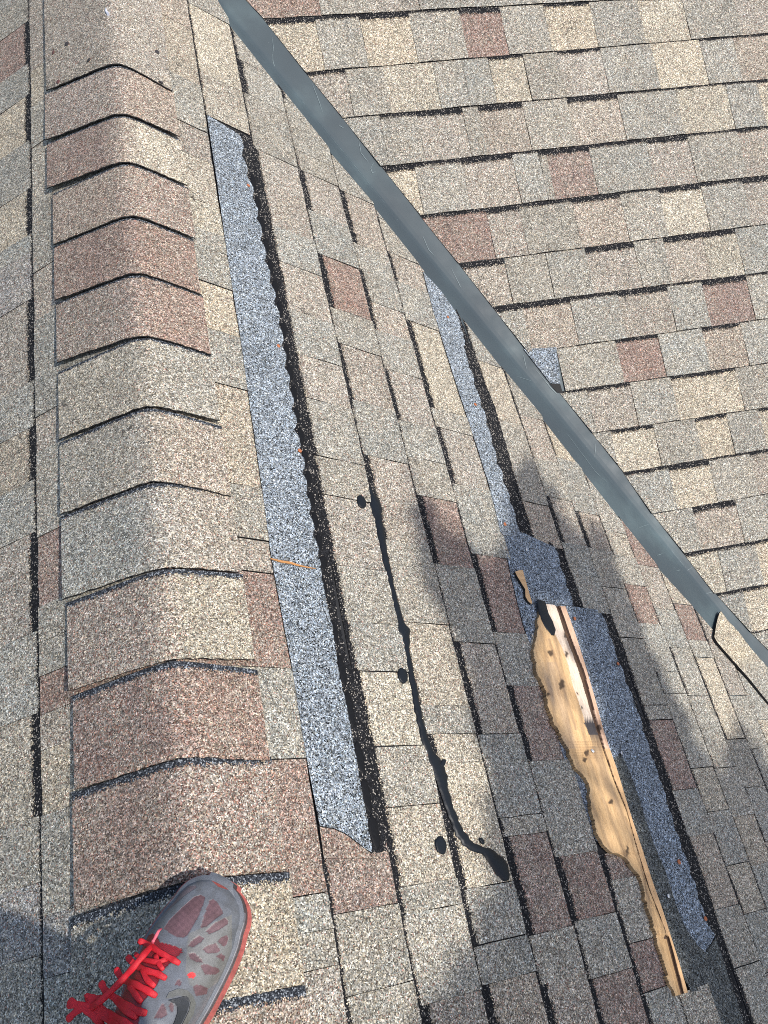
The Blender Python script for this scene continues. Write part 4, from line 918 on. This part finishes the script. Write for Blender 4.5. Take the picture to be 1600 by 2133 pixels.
# body: one continuous skinned figure rising out of the shoe, behind the camera
def body():
    bm = bmesh.new(); A = SP(0.232, -0.003, 0.09)
    J = dict(pel=(.13, -.27, .84), chest=(.12, -.25, 1.16), neck=(.12, -.22, 1.38), head=(.12, -.17, 1.46), crown=(.12, -.13, 1.58), hl=(.03, -.27, .80), kl=(.00, -.16, .45), al=(A.x, A.y, A.z + .05), fl=(A.x, A.y, A.z - .03),
             hr=(.23, -.27, .80), kr=(.36, -.30, .38), ar=(.38, -.40, -.10), fr=(.40, -.30, -.22), sl=(-.06, -.25, 1.32), el=(-.12, -.22, 1.05), wl=(.02, -.15, 1.14), pl=(.05, -.12, 1.17), sr=(.30, -.25, 1.32), er=(.37, -.22, 1.05), wr=(.23, -.15, 1.14), pr=(.19, -.12, 1.17))
    R = dict(pel=.14, chest=.15, neck=.055, head=.085, crown=.07, hl=.085, kl=.058, al=.040, fl=.036, hr=.085, kr=.062, ar=.042, fr=.035, sl=.06, el=.045, wl=.028, pl=.03, sr=.06, er=.045, wr=.028, pr=.03)
    J = {k: (v if k in ('al', 'fl') else (v[0], v[1] - 0.12, v[2])) for k, v in J.items()}
    V = {k: bm.verts.new(v) for k, v in J.items()}
    for a, b in (('pel', 'chest'), ('chest', 'neck'), ('neck', 'head'), ('head', 'crown'), ('pel', 'hl'), ('hl', 'kl'), ('kl', 'al'), ('al', 'fl'), ('pel', 'hr'), ('hr', 'kr'), ('kr', 'ar'), ('ar', 'fr'), ('chest', 'sl'), ('sl', 'el'), ('el', 'wl'), ('wl', 'pl'), ('chest', 'sr'), ('sr', 'er'), ('er', 'wr'), ('wr', 'pr')):
        bm.edges.new((V[a], V[b]))
    keys = list(J); o = obj('body', bm, simple('dark_clothes', (0.05, 0.055, 0.075), 0.9, 0, 0.2, 40, 0.3), person)
    md = o.modifiers.new('skin', 'SKIN'); sv = o.data.skin_vertices[0].data
    for i, k in enumerate(keys): sv[i].radius = (R[k], R[k]); sv[i].use_root = (k == 'pel')
    o.modifiers.new('sub', 'SUBSURF').render_levels = 2; return o
body()

# ------------------------------------------------------------------ tree behind the photographer, throws the dappled shade on the right slope
SHP = [(848, 940), (868, 985), (893, 1035), (925, 1085), (975, 1125), (1015, 1150), (1042, 1110), (1045, 1030), (1062, 975), (1092, 925), (1125, 960), (1165, 1030), (1195, 1105), (1238, 1075), (1275, 1140), (1312, 1230), (1350, 1330), (1405, 1430), (1440, 1520), (1490, 1600), (1520, 1480),
       (1560, 1520), (1640, 1640), (1800, 1800), (2100, 2300), (1800, 2700), (1250, 2600), (900, 2500), (760, 2400), (850, 2120), (900, 2010), (960, 1930), (1003, 1850), (998, 1720), (985, 1560), (955, 1400), (925, 1300), (890, 1255), (862, 1180), (850, 1100), (838, 1020)]
qs = [PA.uv(*p) for p in SHP]; umin, umax = min(q[0] for q in qs), max(q[0] for q in qs); vmin, vmax = min(q[1] for q in qs), max(q[1] for q in qs)
tb = (3.4, -2.7); tree = thing('tree', (tb[0], tb[1], -6.2), 'leafy tree outside the picture whose branches shade the lower right of the roof', 'tree')
bm = bmesh.new(); clumps = []; rt = random.Random(5); n = 0
def edge_dist(u, v, qs=qs):
    m = 9
    for a, b in zip(qs, qs[1:] + qs[:1]):
        dx, dy = b[0] - a[0], b[1] - a[1]; t = max(0, min(1, ((u - a[0]) * dx + (v - a[1]) * dy) / (dx * dx + dy * dy + 1e-12))); m = min(m, math.hypot(u - a[0] - dx * t, v - a[1] - dy * t))
    return m
BH = [PA.uv(*p) for p in (LW[:1] + LW[3:] + RWD[::-1])]  # board outline: gap shaped into the leaves so sun reaches the board
while n < 6200:
    u, v = rt.uniform(umin, umax), rt.uniform(vmin, vmax)
    if not inpoly(u, v, qs) or inpoly(u, v, BH): continue
    e = min(edge_dist(u, v), edge_dist(u, v, BH) * 1.3 + 0.004)
    if e < 0.010 or rt.random() > 0.30 + e / 0.16: continue
    n += 1; t = rt.uniform(4.4, 6.6); c = PA.P(u, v) + SUN * t; r = min(rt.uniform(0.025, 0.05), e * 1.1 + 0.006)
    nrm = Vector((rt.gauss(0, .6), rt.gauss(0, .6), 1)).normalized(); a = nrm.orthogonal().normalized(); b = nrm.cross(a); ph = rt.uniform(0, 6.28); a, b = a * math.cos(ph) + b * math.sin(ph), b * math.cos(ph) - a * math.sin(ph)
    P = [c - a * r, c - a * r * .3 + b * r * .55, c + a * r * .5 + b * r * .4, c + a * r * 1.1, c + a * r * .5 - b * r * .4, c - a * r * .3 - b * r * .55]
    vs = [bm.verts.new(p) for p in P]; bm.faces.new(vs)
    if n % 130 == 0: clumps.append(c)
obj('crown', bm, simple('leaf', (0.05, 0.09, 0.03), 0.7, 0, 0.3, 30, 0.4), tree)
bm = bmesh.new(); TT = [Vector((tb[0], tb[1], -6.2)), Vector((tb[0] + .05, tb[1] + .1, -3)), Vector((tb[0] - .05, tb[1] + .3, 0)), Vector((tb[0], tb[1] + .6, 2.2)), Vector((tb[0] + .1, tb[1] + 1.0, 3.6))]
tube(bm, TT, [.26, .21, .17, .12, .07], 14)
for c in clumps:
    s = TT[2].lerp(TT[4], rt.random()); m = s.lerp(c, .5) + Vector((0, 0, -.15)); tube(bm, [s, m, c], [.03, .018, .006], 6)
obj('trunk', bm, simple('bark', (0.10, 0.075, 0.05), 0.9, 0, 0.2, 20, 0.4, 0.5), tree)
